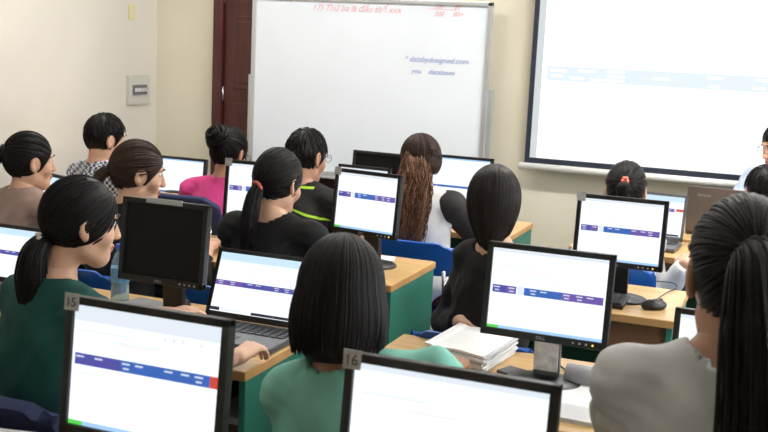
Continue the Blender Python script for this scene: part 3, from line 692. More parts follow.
def make_hair(style, mats, root, origin, HM, Hc, h, s=1.0, tie=None, tail=None, tailr=None, tail_world=True, length=.13, taper=1.0, fringe=False, nst=240, wave=0, twist=0):
    """head-local hair; HM rotates head-local into world, Hc head centre"""
    parts = []; W = lambda V: Hc + s*(V @ HM.T)
    inv = lambda v: (HM.T @ np.array(v, float))/s
    if style in ('pony', 'bun', 'updo'):
        f, clip = cap_sdf(); V, Q = f.mesh(h, clip); parts.append((W(V), Q, 0))
        D0 = cap_dirs(int(nst*1.6)); T_ = np.array(tie, float)
        P = slerp_paths(D0, np.tile(T_-EC, (len(D0), 1)), 14); t = np.linspace(0, 1, 14)
        off = .0005+.002*np.sin(t*np.pi)
        shp = P.shape; Pn = on_ell(P.reshape(-1, 3)).reshape(shp); Nn = (Pn-EC); Nn /= np.linalg.norm(Nn, axis=2, keepdims=True)
        Pn = Pn+Nn*off[None, :, None]+Nn*rng.uniform(-.002, .0015, (shp[0], 1, 1))
        Vt, Qt = tubes(Pn, .0030*np.sin(np.pi*(t*.85+.12))[None]*rng.uniform(.7, 1.2, (shp[0], 1))); parts.append((W(Vt), Qt, 0))
    if style == 'pony':
        T_ = np.array(tie); d0 = T_-EC; d0 = d0/np.linalg.norm(d0)
        tl = [T_-.012*d0]+[T_+inv(q_) for q_ in tail]
        Cb = bez(tl, 9); R = np.interp(np.linspace(0, 1, 9), np.linspace(0, 1, len(tailr)), tailr); g = Field()
        for a_, b_, ra, rb in zip(Cb, Cb[1:], R, R[1:]): g.cap(a_, b_, ra*.86, rb*.86, .012)
        V, Q = g.mesh(max(h, .005)); parts.append((W(V), Q, 0))
        Vt, Qt = strands_along(tl, tailr, 190, 22, .0028, wave); parts.append((W(Vt), Qt, 0))
    if style in ('bun', 'updo'):
        T_ = np.array(tie); d0 = (T_-EC)/np.linalg.norm(T_-EC); rb = tailr[0]; cb = T_+d0*rb*.45; g = Field(); g.ell(cb, (rb*.88,)*3, .01); V, Q = g.mesh(h); parts.append((W(V), Q, 0))
        u = np.cross(d0, [0, 0, 1.]); u /= np.linalg.norm(u); w = np.cross(d0, u); n = 46 if style == 'updo' else 34; P = []
        for i in range(n):
            ph0 = rng.uniform(0, 6.28); el = rng.uniform(-.5, 1.2); t = np.linspace(0, 1, 14); ph = ph0+t*rng.uniform(2, 3.4)
            e2 = el+ (rng.uniform(-.6, .6)*t if style == 'updo' else .15*t); rr_ = rb*(1.0+(rng.uniform(-.06, .22) if style == 'updo' else rng.uniform(-.02, .05)))
            P.append(cb+rr_*(np.cos(e2)[:, None]*(np.cos(ph)[:, None]*u+np.sin(ph)[:, None]*w)+np.sin(e2)[:, None]*d0))
        Vt, Qt = tubes(np.array(P), .0055*np.sin(np.linspace(.3, 2.9, 14))[None]); parts.append((W(Vt), Qt, 0))
    if style in ('bob', 'long', 'short', 'crop'):
        if style in ('bob', 'long'):
            def ex(g):
                nseg = 6
                for i in range(nseg):
                    z = .02-(length+.0)*(i/(nseg-1)); k_ = i/(nseg-1); wx = .066*(1-(1-taper)*k_**1.5)*(1+.12*math.sin(math.pi*k_)*taper); wy = .098*(1-.55*(1-taper)*k_)
                    g.ell((0, -.020, z+.01), (wx, wy*.88, .05), .04)
            f, clip = cap_sdf(ex, ears=False, hl=.040, zmin=-length-.005, thick=.002)
            V, Q = f.mesh(h, lambda F, X, Y, Z: np.maximum(np.maximum(F, np.where(Z > .03, .85*Y-.52*Z-.045, Y-.028+0*Z)+0*X), -length-Z))
        else:
            f, clip = cap_sdf(ears=True, zmin=-.075, hl=.044); V, Q = f.mesh(h, clip)
        parts.append((W(V), Q, 0))
        n = nst; m_ = 22; P = []
        cr = np.array([0, -.035, .12])
        for i in range(n):
            if style in ('bob', 'long'):
                ph = rng.uniform(-rad(150), rad(150)) ; az = ph-math.pi/2   # measured from the back
                L = length*(1-.0*abs(ph))+rng.uniform(-.012, .006); t = np.linspace(0, 1, m_); tot = .14+L
                sdist = t*tot; P_ = np.zeros((m_, 3))
                th = np.clip(sdist/.14, 0, 1)*math.pi/2; dirv = np.array([math.cos(az), math.sin(az)])
                rad_ = np.sin(th)[:, None]*dirv[None]; q_ = np.concatenate([rad_, np.cos(th)[:, None]], 1)
                P_ = EC+q_*(EA+.0045+rng.uniform(-.0015, .0015)); dn_ = np.clip(sdist-.14, 0, None)
                k_ = dn_/max(length, .01); sx_ = (1+.16*taper*np.sin(np.pi*np.clip(k_, 0, 1)*.85))-(1-taper)*k_**1.5
                P_[:, 0] = P_[:, 0]*sx_; P_[:, 1] = EC[1]-.006+(P_[:, 1]-EC[1])*(1-.5*(1-taper)*k_); P_[:, 2] -= dn_
                if P_[-1, 1] > .03: P_[:, 1] = np.where(dn_ > 0, np.minimum(P_[:, 1], .03+.0*dn_), P_[:, 1])
                P.append(P_)
            else:
                D1 = cap_dirs(1, hl=.046, zmin=-.072)[0]; D1 /= np.linalg.norm(D1); a_ = D1+ (np.array([0, -.25, .9])-D1)*.38; b_ = D1*1.0+np.array([0, .05, -.22])*.5
                Q_ = slerp_paths(a_[None], b_[None], 10)[0]; Pn = on_ell(Q_); Nn = Pn-EC; Nn /= np.linalg.norm(Nn, axis=1, keepdims=True)
                Pn = Pn+Nn*(np.linspace(-.002, .003, 10)+ (.003 if Pn[0, 2] > .07 else 0))[:, None]; P.append(Pn)
        P = np.array(P); mm = P.shape[1]
        Vt, Qt = tubes(P, .0031*np.clip(np.sin(np.linspace(.35, 2.95, mm)), .3, 1)[None]*rng.uniform(.7, 1.2, (n, 1))); parts.append((W(Vt), Qt, 0))
    if style == 'long' and tail:
        g = Field(); tl = [inv(np.array(q_)) for q_ in tail]; Cb = bez(tl, 9); R = np.interp(np.linspace(0, 1, 9), np.linspace(0, 1, len(tailr)), tailr)
        for a_, b_, ra, rb in zip(Cb, Cb[1:], R, R[1:]):
            for sx in (-.5, 0, .5): g.cap(a_+HM.T@np.array([sx*ra*1.3, 0, 0]), b_+HM.T@np.array([sx*rb*1.3, 0, 0]), ra*.52, rb*.52, .02)
        V, Q = g.mesh(max(h, .007)); parts.append((W(V), Q, 0))
        for sx in (-.8, -.4, 0, .4, .8):
            tl2 = [q_+HM.T@np.array([sx*np.interp(i, range(len(tailr)), tailr), 0, 0]) for i, q_ in enumerate(tl)]
            Vt, Qt = strands_along(tl2, [r_*.55 for r_ in tailr], 110, 44, .003, wave, 3.2); parts.append((W(Vt), Qt, 0))
    if fringe:
        n = 40; P = []
        for i in range(n):
            x = rng.uniform(-.06, .06); t = np.linspace(0, 1, 10)
            D = np.stack([x*(.6+.5*t), .04+.06*t, .10-.062*t], 1); Pn = on_ell(D-EC); Nn = Pn-EC; Nn /= np.linalg.norm(Nn, axis=1, keepdims=True); P.append(Pn+Nn*.003)
        Vt, Qt = tubes(np.array(P), .004*np.ones((n, 10))); parts.append((W(Vt), Qt, 0))
    parts = [(V_, Q_, (rng.random(len(Q_)//100+1) < .38).astype(int).repeat(100)[:len(Q_)] +1 if (style == 'long' and i_ > 1) else m_) for i_, (V_, Q_, m_) in enumerate(parts)]
    return npmesh('hair', parts, [H_BROWN, mats, H_LIGHT] if style == 'long' else mats, root, origin)

def hand_field(f, Wp, fdir, up, side, curl=25, s=1.0):
    """side = unit vector towards the thumb"""
    fdir = fdir/np.linalg.norm(fdir); side = side-side@fdir*fdir; side /= np.linalg.norm(side); up = np.cross(side, fdir); up = up if up[2] > 0 else -up
    kb = []
    offs = [.029, .0095, -.0095, -.027]; pl = [.083, .086, .081, .073]; fl = [.068, .076, .070, .055]; fr = [.0084, .0086, .0082, .0072]
    for o_, p_, L, r in zip(offs, pl, fl, fr):
        K = Wp+s*(fdir*p_+side*o_)+up*.004; f.cap(Wp+s*side*o_*.55, K, .0135*s, .0105*s, .012)
        a = rad(6); P = K
        for j, seg in enumerate((.45, .31, .24)):
            a += rad(curl)*(1.15 if j == 1 else .8); d = fdir*math.cos(a)-up*math.sin(a)+side*o_*1.8; d /= np.linalg.norm(d); N_ = P+d*L*seg*s
            f.cap(P, N_, r*s*(1-.07*j), r*s*(.93-.07*j), .0035); P = N_
    T0 = Wp+s*(fdir*.022+side*.024-up*.004); d1 = fdir*.72+side*.66-up*.22; T1 = T0+d1/np.linalg.norm(d1)*.040*s; d2 = fdir*.9+side*.3-up*.25; T2 = T1+d2/np.linalg.norm(d2)*.030*s; d3 = fdir*.98+side*.05-up*.25; T3 = T2+d3/np.linalg.norm(d3)*.024*s
    f.cap(T0, T1, .0145*s, .011*s, .012); f.cap(T1, T2, .0105*s, .0095*s, .004); f.cap(T2, T3, .0093*s, .0078*s, .004)

PEOPLE = []
def cloth(name, col, rough=.85, fn=None):
    return mat(name, col, rough, noise=.08, nscale=14, bump=.22, bscale=420, sheen=.03, spec=.25)
def person(label, top, yaw=0, hyaw=0, hpitch=12, hroll=0, s=1.0, seat=.45, female=True, sw=.160, lean=.10, hands=None, curl=22, h=.010, hh=.006,
           shirt=None, sleeve=.62, neckr=.062, trousers=None, skin=None, hair=None, deskz=.785, noff=(0, 0, 0), polex=.55, fdirs=(None, None), jo=((0, 0, 0), (0, 0, 0)), fold=1.0, bust=True, vneck=False):
    skin = skin or SKIN; top = np.array(top, float); B = rotz(rad(yaw)); HM = rotz(rad(hyaw)) @ rotx(rad(-hpitch)) @ roty(rad(hroll))
    Hc = top-np.array([0, 0, .124*s])
    L = lambda x, y, z: np.array([x, y, z])*s
    sw = sw-.018
    Nb = Hc+B@L(0, -.035-.04*math.sin(rad(hpitch)), -.158)+np.array(noff)
    P = Nb+B@np.array([0, -lean, 0]); P[2] = seat+.115
    root = empty('person', (P[0], P[1], 0), label=label, cat='person'); org = (P[0], P[1], 0)
    up = Nb-P; ul = np.linalg.norm(up)
    J = [Nb+B@(L(sx*sw, .005, -.042)+np.array(jo[i_])) for i_, sx in enumerate((-1, 1))]
    def torso(f, o):
        ax = up/ul
        tl = rotx(-math.atan2(lean, up[2])); R = B@tl
        f.ell(Nb-ax*ul*.36+B@L(0, .012, 0), L(.138, .098, .175)+o, .05, R=R)
        f.ell(Nb-ax*ul*.66+B@L(0, .012, 0), L(.120, .092, .15)+o, .06, R=R)
        f.ell(P+B@L(0, .02, 0), L(.165, .125, .115)+o*1.3, .06, R=B)
        for j in J:
            f.cap(Nb+B@L(0, -.005, -.055), j, .049*s+o, .042*s+o, .05)
            f.cap(Nb+B@L(0, -.002, .02), j+B@L(0, 0, .012), .030*s+o, .026*s+o, .05)
        if female and bust:
            for sx in (-1, 1): f.ell(Nb-ax*ul*.42+B@L(sx*.062, .092, 0), L(.058, .045, .055)+o*.6, .04, R=B)
    # arms
    arms = []
    hands = hands or [None, None]
    for i, sx in enumerate((-1, 1)):
        tgt = hands[i]
        if tgt is None: tgt = P+B@np.array([sx*.13, .47, 0]); tgt[2] = deskz
        tgt = np.array(tgt, float); S0 = J[i]; l1, l2 = .275*s, .245*s; d = tgt-S0; D = np.linalg.norm(d)
        if D > (l1+l2)*.985: tgt = S0+d/D*(l1+l2)*.985; d = tgt-S0; D = np.linalg.norm(d)
        a = (l1*l1-l2*l2+D*D)/(2*D); hgt = math.sqrt(max(l1*l1-a*a, 0)); pole = B@np.array([sx*polex, -.25, -1.0]); pole -= (pole@d)*d/D**2; pole /= np.linalg.norm(pole)
        E_ = S0+d/D*a+pole*hgt; arms.append((S0, E_, tgt))
    def armf(f, o, frac=2.0):
        for S0, E_, T_ in arms:
            if frac >= 1: f.cap(S0, E_, .044*s+o, .037*s+o, .03)
            else: f.cap(S0, S0+(E_-S0)*frac, (.045*s+o), .044*s+o*1.4, .03, flat=True)
            if frac > 1.01:
                fe = frac-1
                f.cap(E_, E_+(T_-E_)*min(fe, 1), .037*s+o, (.037-.012*min(fe, 1))*s+o, .02, flat=fe < .999)
    body = Field(); torso(body, 0); armf(body, 0)
    kn, an_ = [], []
    for sx in (-1, 1):
        hp = P+B@L(sx*.088, .03, -.03); k_ = P+B@L(sx*.11, .44, 0); k_[2] = seat+.06; a_ = P+B@L(sx*.11, .42, 0); a_[2] = .085
        kn.append((hp, k_, a_)); body.cap(hp, k_, .078*s, .056*s, .04); body.cap(k_, a_, .055*s, .038*s, .03)
        t_ = a_+B@L(sx*.01, .15, 0); t_[2] = .035; body.cap(a_+np.array([0, 0, -.035]), t_, .036, .028, .03)
    body.cap(Nb+B@L(0, .0, -.03), Hc+HM@L(0, -.028, -.05), .047*s if female else .056*s, .041*s if female else .050*s, .04)
    parts = []; V, Q = body.mesh(h); parts.append((V, Q, 0))
    nbl = HM.T@(Nb-Hc)/s
    hf = headfield(nbl, female); V, Q = hf.mesh(hh); fc = V[Q].mean(1)
    mi = np.where((np.abs(fc[:, 0]) < .023) & (fc[:, 1] > .090) & (fc[:, 2] < -.054) & (fc[:, 2] > -.074), 1, 0)
    parts.append((Hc+s*(V@HM.T), Q, mi))
    for i, (S0, E_, T_) in enumerate(arms):
        sx = (-1, 1)[i]; fd = B@np.array([-sx*.12, 1, 0]); fa = (T_-E_); fa /= np.linalg.norm(fa); fd = fd/np.linalg.norm(fd)*.65+fa*.35; fd[2] *= .4; fd /= np.linalg.norm(fd)
        if fdirs[i] is not None: fd = np.array(fdirs[i], float)
        g = Field(); g.cap(E_+(T_-E_)*.55, T_, .029*s, .024*s, .01); hand_field(g, T_, fd, None, B@np.array([-sx, .1, 0.]), curl, s)
        V, Q = g.mesh(.0042 if h < .0095 else .0055); parts.append((V, Q, 0))
    npmesh('body', parts, [skin, LIPS], root, org)
    # clothes
    sm = shirt
    f = Field(); torso(f, .013); armf(f, .013, sleeve)
    f.cap(Hc+HM@L(0, -.02, -.06), Nb+B@L(0, .004, -.008), neckr*s*.95, neckr*s, .012, sub=True)
    if vneck: f.ell(Nb+B@L(0, .09, -.06), L(.05, .06, .09), .02, sub=True)
    V, Q = f.mesh(h, lambda F, X, Y, Z: np.maximum(F, (seat+.03)-Z+0*X))
    N = vnormals(V, Q); q = V-np.array(org)
    wr = (np.sin(q[:, 0]*31+q[:, 2]*47+np.sin(q[:, 2]*19)*1.5)*np.sin(q[:, 1]*27-q[:, 2]*23)+.6*np.sin(q[:, 0]*63-q[:, 2]*55+q[:, 1]*41))
    for (S0, E_, T_) in arms:
        dd = np.linalg.norm(V-(S0+[0, 0, -.09]), axis=1); wr += fold*.9*np.exp(-(dd/.10)**2)*np.sin(dd*190+q[:, 0]*40)+fold*.5*np.sin(dd*150+q[:, 2]*90)*np.exp(-(dd/.16)**2)
    wr *= np.clip((np.linalg.norm(V-Nb, axis=1)-.07)/.06, 0, 1)
    V = V+N*(wr*.0036+.0015)[:, None]
    npmesh('shirt', [(V, Q, 0)], sm, root, org)
    f = Field(); f.ell(P+B@L(0, .02, -.01), L(.165, .125, .105)+.006, .05, R=B)
    for hp, k_, a_ in kn: f.cap(hp, k_, .078*s+.014, .056*s+.016, .05); f.cap(k_, a_+np.array([0, 0, .02]), .055*s+.016, .042*s+.018, .03, flat=True)
    V, Q = f.mesh(.013, lambda F, X, Y, Z: np.maximum(F, Z-(seat+.13)+0*X)); npmesh('trousers', [(V, Q, 0)], trousers or mat('dark_denim', (.015, .02, .045), .9, noise=.15, nscale=30, bump=.2, bscale=300), root, org)
    for hp, k_, a_ in kn:
        f = Field(); t_ = a_+B@L(0, .16, 0); t_[2] = .036; f.cap(a_+B@L(0, -.025, 0)+np.array([0, 0, -.043]), t_, .042, .035, .02); V, Q = f.mesh(.012, lambda F, X, Y, Z: np.maximum(F, .003-Z+0*X)); npmesh('shoe', [(V, Q, 0)], BLACKP, root, org)
    # eyes and brows
    for sx in (-1, 1):
        e = MB(); e.sph((0, 0, 0), .0120, 14); c_ = Hc+HM@L(sx*.030, .0735, .011)-np.array(org)
        eo = e.build('eye', EYEW, root, loc=tuple(c_)); 
        g = HM@L(0, .0075, -.0005); MB().sph(tuple(g), .0058, 12).build('iris', IRIS, eo)
        bp = [Hc+HM@L(sx*x_, y_, z_)-np.array(org) for x_, y_, z_ in ((.014, .0965, .030), (.030, .092, .035), (.046, .080, .031))]
        MB().tube(bp, [.002, .0032, .0014], 6).build('eyebrow', H_BLACK, root)
    if hair: make_hair(hair.pop('style'), hair.pop('mat', H_BLACK), root, org, HM, Hc, hh, s, **hair)
    d = dict(root=root, org=np.array(org), HM=HM, Hc=Hc, B=B, Nb=Nb, s=s, arms=arms, P=P)
    PEOPLE.append(d); return d
def hp_(d, x, y, z): return tuple(d['Hc']+d['HM']@(np.array([x, y, z])*d['s'])-d['org'])
def glasses(d):
    R = d['root']; M = mat('spectacle_frame', (.03, .03, .035), .3, .5, noise=.05); g = MB()
    for sx in (-1, 1):
        ring = [hp_(d, sx*.034+.024*math.cos(a), .108+.0*a-.006*abs(math.cos(a)) if sx*math.cos(a) > 0 else .110, .008+.017*math.sin(a)) for a in np.linspace(0, 2*math.pi, 20)]
        g.tube(ring, .0016, 6); g.tube([hp_(d, sx*.057, .104, .012), hp_(d, sx*.082, .06, .010), hp_(d, sx*.086, -.005, .012), hp_(d, sx*.083, -.02, -.002)], .0016, 6)
    g.tube([hp_(d, -.011, .111, .010), hp_(d, .011, .111, .010)], .0016, 6); g.build('glasses', M, R)
def scrunchie(d, pt, r, M, name='hair_tie', tube_r=.006, axis=None):
    c_ = np.array(pt); n = c_-EC; n /= np.linalg.norm(n)
    if axis is not None: n = d['HM'].T@np.array(axis, float); n /= np.linalg.norm(n)
    u = np.cross(n, [0, 0, 1.]); u /= np.linalg.norm(u)+1e-9; w = np.cross(n, u); g = MB(); k = 28
    ring = [hp_(d, *(c_+n*.006+(u*math.cos(a)+w*math.sin(a))*r)) for a in np.linspace(0, 2*math.pi, k)]
    g.tube(ring, [tube_r*(1+.25*math.sin(i*2.4)) for i in range(k)], 8); return g.build(name, M, d['root'])
def to_top(px, py, dd): return at_d(px, py, dd)
LAMPW = [44,60,60,7,8,11,2,2]; DAYW = 75
# ------------------------------------------------------------------ the people
C_TEAL = cloth('dark_teal_cotton', (.012, .070, .064)); C_MINT = cloth('mint_cotton', (.22, .53, .43)); C_GREY = cloth('pale_grey_cotton', (.58, .58, .56)); C_BLACK = cloth('black_cotton', (.010, .010, .011))
C_PINK = cloth('pink_cotton', (.62, .055, .23)); C_BEIGE = cloth('beige_knit', (.36, .25, .21)); C_WHITE = cloth('white_cotton', (.66, .66, .66)); C_PALEB = cloth('pale_blue_cotton', (.48, .55, .72)); C_MAROON = cloth('maroon_cotton', (.085, .010, .018))
def checkmat():
    M = bpy.data.materials.new('checked_cotton'); M.use_nodes = True; nt = M.node_tree; b = nt.nodes['Principled BSDF']; tc = nt.nodes.new('ShaderNodeTexCoord'); ck = nt.nodes.new('ShaderNodeTexChecker')
    ck.inputs['Scale'].default_value = 62; ck.inputs[1].default_value = (.62, .64, .68, 1); ck.inputs[2].default_value = (.04, .05, .09, 1); nt.links.new(tc.outputs['Object'], ck.inputs[0]); nt.links.new(ck.outputs[0], b.inputs['Base Color']); b.inputs['Roughness'].default_value = .9
    return M
def polomat(z1, z2):
    M = bpy.data.materials.new('black_polo_lime_stripe'); M.use_nodes = True; nt = M.node_tree; b = nt.nodes['Principled BSDF']; tc = nt.nodes.new('ShaderNodeTexCoord'); sx = nt.nodes.new('ShaderNodeSeparateXYZ'); nt.links.new(tc.outputs['Object'], sx.inputs[0])
    def mth(op, a, bb, c=None):
        n = nt.nodes.new('ShaderNodeMath'); n.operation = op
        for i, v in enumerate((a, bb, c)):
            if v is None: continue
            if isinstance(v, (int, float)): n.inputs[i].default_value = v
            else: nt.links.new(v, n.inputs[i])
        return n.outputs[0]
    ab = mth('ABSOLUTE', sx.outputs[0], 0); zz = mth('ADD', sx.outputs[2], mth('MULTIPLY', ab, .30))
    m1 = mth('LESS_THAN', mth('ABSOLUTE', mth('SUBTRACT', zz, z1), 0), .0055); 
    up_ = mth('MULTIPLY', mth('LESS_THAN', mth('ABSOLUTE', mth('SUBTRACT', sx.outputs[2], z2), 0), .0055), mth('LESS_THAN', ab, .10))
    mx_ = nt.nodes.new('ShaderNodeMix'); mx_.data_type = 'RGBA'; nt.links.new(mth('MAXIMUM', m1, up_), mx_.inputs[0]); mx_.inputs[6].default_value = (.008, .008, .009, 1); mx_.inputs[7].default_value = (.42, .72, .03, 1)
    nt.links.new(mx_.outputs[2], b.inputs['Base Color']); b.inputs['Roughness'].default_value = .85
    return M
TIE_R = mat('red_tie', (.85, .20, .14), .6, noise=.1); TIE_B = mat('black_tie', (.01, .01, .012), .7, noise=.1); TIE_C = mat('colourful_tie', (.55, .12, .08), .5, noise=.9, nscale=70); PEARL = mat('pearl', (.65, .60, .56), .2, noise=.05); TIE_W = mat('pale_clip', (.5, .52, .56), .3, noise=.1)

# woman in dark green, lower left
t = to_top(82, 177, 2.85)
hR_ = at_z(238, 357, .80); hL_ = at_z(186, 316, .80)
d = person('woman in a dark green top with a low ponytail, reaching to the laptop', t, yaw=-12, hyaw=-40, hpitch=10, s=.98, sw=.150, lean=.10, noff=(-.045, -.02, -.035), hands=[hL_, hR_], fdirs=(None, (.12, .95, .12)), curl=30, h=.009, hh=.0048, shirt=C_TEAL, sleeve=.55,
           hair=dict(style='pony', tie=(.005, -.098, -.070), tail=[(-.008, -.02, -.03), (-.012, -.03, -.09), (-.008, -.03, -.16), (.008, -.02, -.23)], tailr=[.022, .036, .044, .038, .016], nst=340))
tl = np.array((.005, -.104, -.045))
g = MB()
for i in range(9):
    a = i/9*6.28; g.sph(hp_(d, .004+.021*math.cos(a), -.110, -.074+.021*math.sin(a)), .0090, 10)
g.build('hair_tie', PEARL, d['root'])
chair(d['P'][0]+.08, d['P'][1]+.02, rad(-6), 'navy chair of the woman in dark green at lower left', top=.79, w=.50, style='navy')
# woman in beige, far left
t = to_top(30, 132, 4.6)
d = person('woman in a beige cardigan at the far left with her hair pinned back', t, yaw=-15, hyaw=-34, hpitch=6, s=1.02, lean=.06, h=.0105, hh=.0055, shirt=C_BEIGE, sleeve=1.95, skin=SKIN,
           hair=dict(style='pony', tie=(-.01, -.108, .03), tail=[(-.045, -.02, -.03), (-.06, -.03, -.10), (-.055, -.03, -.17)], tailr=[.02, .03, .03, .016], nst=260, wave=.008))
scrunchie(d, (-.01, -.112, .03), .022, TIE_B, tube_r=.009)
MB().box(tuple(d['Nb']-d['org']+np.array([.02, -.055, -.075])), (.12, .006, .008), rot=(0, rad(8), 0)).build('seam', C_BLACK, d['root'])
chair(d['P'][0], d['P'][1], rad(-20), 'blue chair of the woman in the beige cardigan')
# boy in checked shirt
t = to_top(106, 114, 5.5)
d = person('young man in a blue-and-white checked shirt near the left wall', t, yaw=-12, hyaw=-34, hpitch=10, s=1.03, lean=.10, female=False, sw=.175, h=.0105, hh=.0055, shirt=checkmat(), sleeve=.7, skin=SKIN,
           hair=dict(style='short', nst=340))
chair(d['P'][0], d['P'][1], rad(-8), 'blue chair of the young man in the checked shirt')
# woman with brown hair
t = to_top(139, 141, 4.25)
d = person('woman with brown hair and small black hair tie behind the switched-off monitor', t, yaw=-6, hyaw=-48, hpitch=12, s=1.03, lean=.12, h=.0105, hh=.005, shirt=C_BLACK, sleeve=1.6, skin=SKIN,
           hair=dict(style='pony', mat=hairmat('warm_brown_hair', (.040, .023, .016)), tie=(-.0, -.106, -.01), tail=[(-.03, -.02, -.02), (-.05, -.03, -.07), (-.05, -.02, -.14)], tailr=[.018, .022, .024, .012], nst=320))
scrunchie(d, (-.0, -.108, -.01), .018, TIE_B, tube_r=.007)
q = [d['Nb']-d['org']+d['B']@np.array([.066*math.cos(a), .01+.062*math.sin(a), .02]) for a in np.linspace(0, 6.283, 22)]
MB().tube(q, .011, 8).build('collar', C_WHITE, d['root'])
chair(d['P'][0], d['P'][1], rad(-5), 'blue chair of the woman with brown hair')
# pink
t = to_top(230, 128, 5.45)
d = person('person in a bright pink top with pinned-up curly hair and glasses', t, yaw=4, hyaw=-8, hpitch=22, s=1.05, sw=.195, lean=.20, h=.0105, hh=.0055, shirt=C_PINK, sleeve=.85, skin=SKIN_D, neckr=.060,
           hair=dict(style='updo', tie=(0, -.09, .035), tailr=[.054], nst=260))
glasses(d)
q = at_y(195, 187, 4.75)
chair(d['P'][0]-.02, d['P'][1]-.05, rad(4), 'tall navy padded chair behind the person in pink', top=.93, w=.48, style='navy')
# ponytail with colourful tie
t = to_top(280, 149, 4.0)
d = person('woman in black with a long ponytail in a colourful hair tie, seen from behind', t, yaw=0, hyaw=-14, hpitch=16, s=1.0, sw=.182, lean=.08, h=.0095, hh=.005, shirt=C_BLACK, sleeve=.8, skin=SKIN, neckr=.07,
           hair=dict(style='pony', tie=(-.004, -.104, -.042), tail=[(-.004, -.02, -.03), (-.006, -.045, -.10), (-.008, -.06, -.19), (-.008, -.055, -.28)], tailr=[.018, .028, .033, .028, .012], nst=340))
scrunchie(d, (-.004, -.106, -.042), .019, TIE_C, tube_r=.007); scrunchie(d, (0, -.085, .070), .008, mat('bronze_clip', (.35, .13, .06), .3, .5, noise=.1), 'hair_clip', .004)
chair(d['P'][0], d['P'][1], 0, 'blue chair of the woman with the colourful hair tie')
# man
t = to_top(308, 129, 5.1)
z_ = t[2]
d = person('man in a black polo shirt with lime green stripes and glasses', t, yaw=-4, hyaw=-20, hpitch=12, s=1.06, sw=.185, lean=.10, female=False, h=.010, hh=.0055, shirt=polomat(t[2]-.365, t[2]-.27), sleeve=.7, skin=SKIN_D, neckr=.068,
           hair=dict(style='short', nst=380))
glasses(d)
chair(d['P'][0], d['P'][1], rad(-5), 'blue chair of the man with lime green stripes')
# long wavy hair
t = to_top(420, 135, 5.0)
d = person('woman with very long wavy brown hair in white with sheer black sleeves', t, yaw=4, hyaw=58, hpitch=10, s=1.0, sw=.165, lean=.02, h=.0105, hh=.0055, shirt=C_WHITE, sleeve=.02, skin=SKIN, trousers=C_MAROON, polex=1.1, fold=0, noff=(.035, 0, 0), 
           hair=dict(style='long', mat=H_WAVE, length=.07, taper=.8, nst=260, tail=[(.01, -.07, .045), (.02, -.105, -.06), (.015, -.135, -.20), (.005, -.15, -.34), (-.005, -.145, -.47)], tailr=[.036, .060, .074, .070, .045], wave=.011))
f = Field()
S0, E_, T_ = d['arms'][1]
for S0, E_, T_ in d['arms']: f.cap(S0+(d['Nb']-S0)*.22, S0, .064, .072, .02); f.cap(S0, E_, .072, .060, .03); f.cap(E_, T_, .056, .036, .03, flat=True)
V, Q = f.mesh(.012); o = npmesh('sleeves', [(V, Q, 0)], mat('sheer_black', (.022, .018, .018), .85, noise=.2), d['root'], d['org'])
g = MB(); g.tube([hp_(d, .005, -.105, .055), hp_(d, -.02, -.13, .045), hp_(d, -.015, -.12, .015)], [.009, .013, .008], 8).tube([hp_(d, .015, -.115, .045), hp_(d, .03, -.12, .03), hp_(d, .02, -.12, .01)], .009, 8); g.build('hair_claw', TIE_B, d['root'])
chair(d['P'][0]+.03, d['P'][1]+.04, 0, 'blue plastic chair with low back under the long wavy brown hair', top=.80, w=.44)
# black top, smooth hair
t = to_top(496, 167, 3.50)
d = person('woman in a black top with smooth straight dark hair, seen from behind', t, yaw=-25, hyaw=14, hpitch=12, s=1.0, sw=.125, lean=.04, noff=(.05, 0, 0), h=.0095, hh=.005, shirt=C_BLACK, sleeve=1.85, polex=.1, skin=SKIN, neckr=.070, hands=[at_z(462, 322, .79), at_z(552, 296, .79)],
           hair=dict(style='bob', length=.165, taper=.38, nst=420, mat=hairmat('smooth_dark_hair', (.014, .0095, .009), .3)))
chair(d['P'][0], d['P'][1]+.06, 0, 'blue chair of the woman in black with smooth hair', top=.78)
# bob
t = to_top(344, 238, 2.32)
d = person('student in a mint green T-shirt with a black bob, seen from behind at centre', t, yaw=-4, hyaw=16, hpitch=14, s=1.07, sw=.140, lean=.0, polex=.75, noff=(.035, 0, -.012), jo=((.0, 0, -.01), (.06, .04, .075)), fold=1.0, h=.0085, hh=.0048, shirt=C_MINT, sleeve=1.15, skin=SKIN_D, neckr=.062, hands=[None, at_z(455, 368, .79)],
           hair=dict(style='bob', length=.135, taper=.97, nst=520))
chair(d['P'][0], d['P'][1], 0, 'blue chair of the student in mint green')
# red tie
t = to_top(628, 162, 4.72)
d = person('student in white long sleeves with a round red hair tie', t, yaw=0, hyaw=8, hpitch=14, s=1.06, sw=.14, lean=.12, h=.0105, hh=.0055, shirt=C_WHITE, sleeve=1.95, skin=SKIN, hands=[None, at_z(686, 264, .80)],
           hair=dict(style='pony', tie=(-.005, -.10, .02), tail=[(0, -.02, -.02), (0, -.01, -.05), (0, .0, -.08)], tailr=[.02, .03, .03, .012], nst=280))
g = MB()
for i in range(6):
    a = i/6*6.28; g.sph(hp_(d, -.005+.009*math.cos(a), -.122, .026+.013*math.sin(a)), .0095, 10)
g.build('hair_tie', TIE_R, d['root'])
chair(d['P'][0], d['P'][1], 0, 'blue chair of the student with the red hair tie', top=.82)
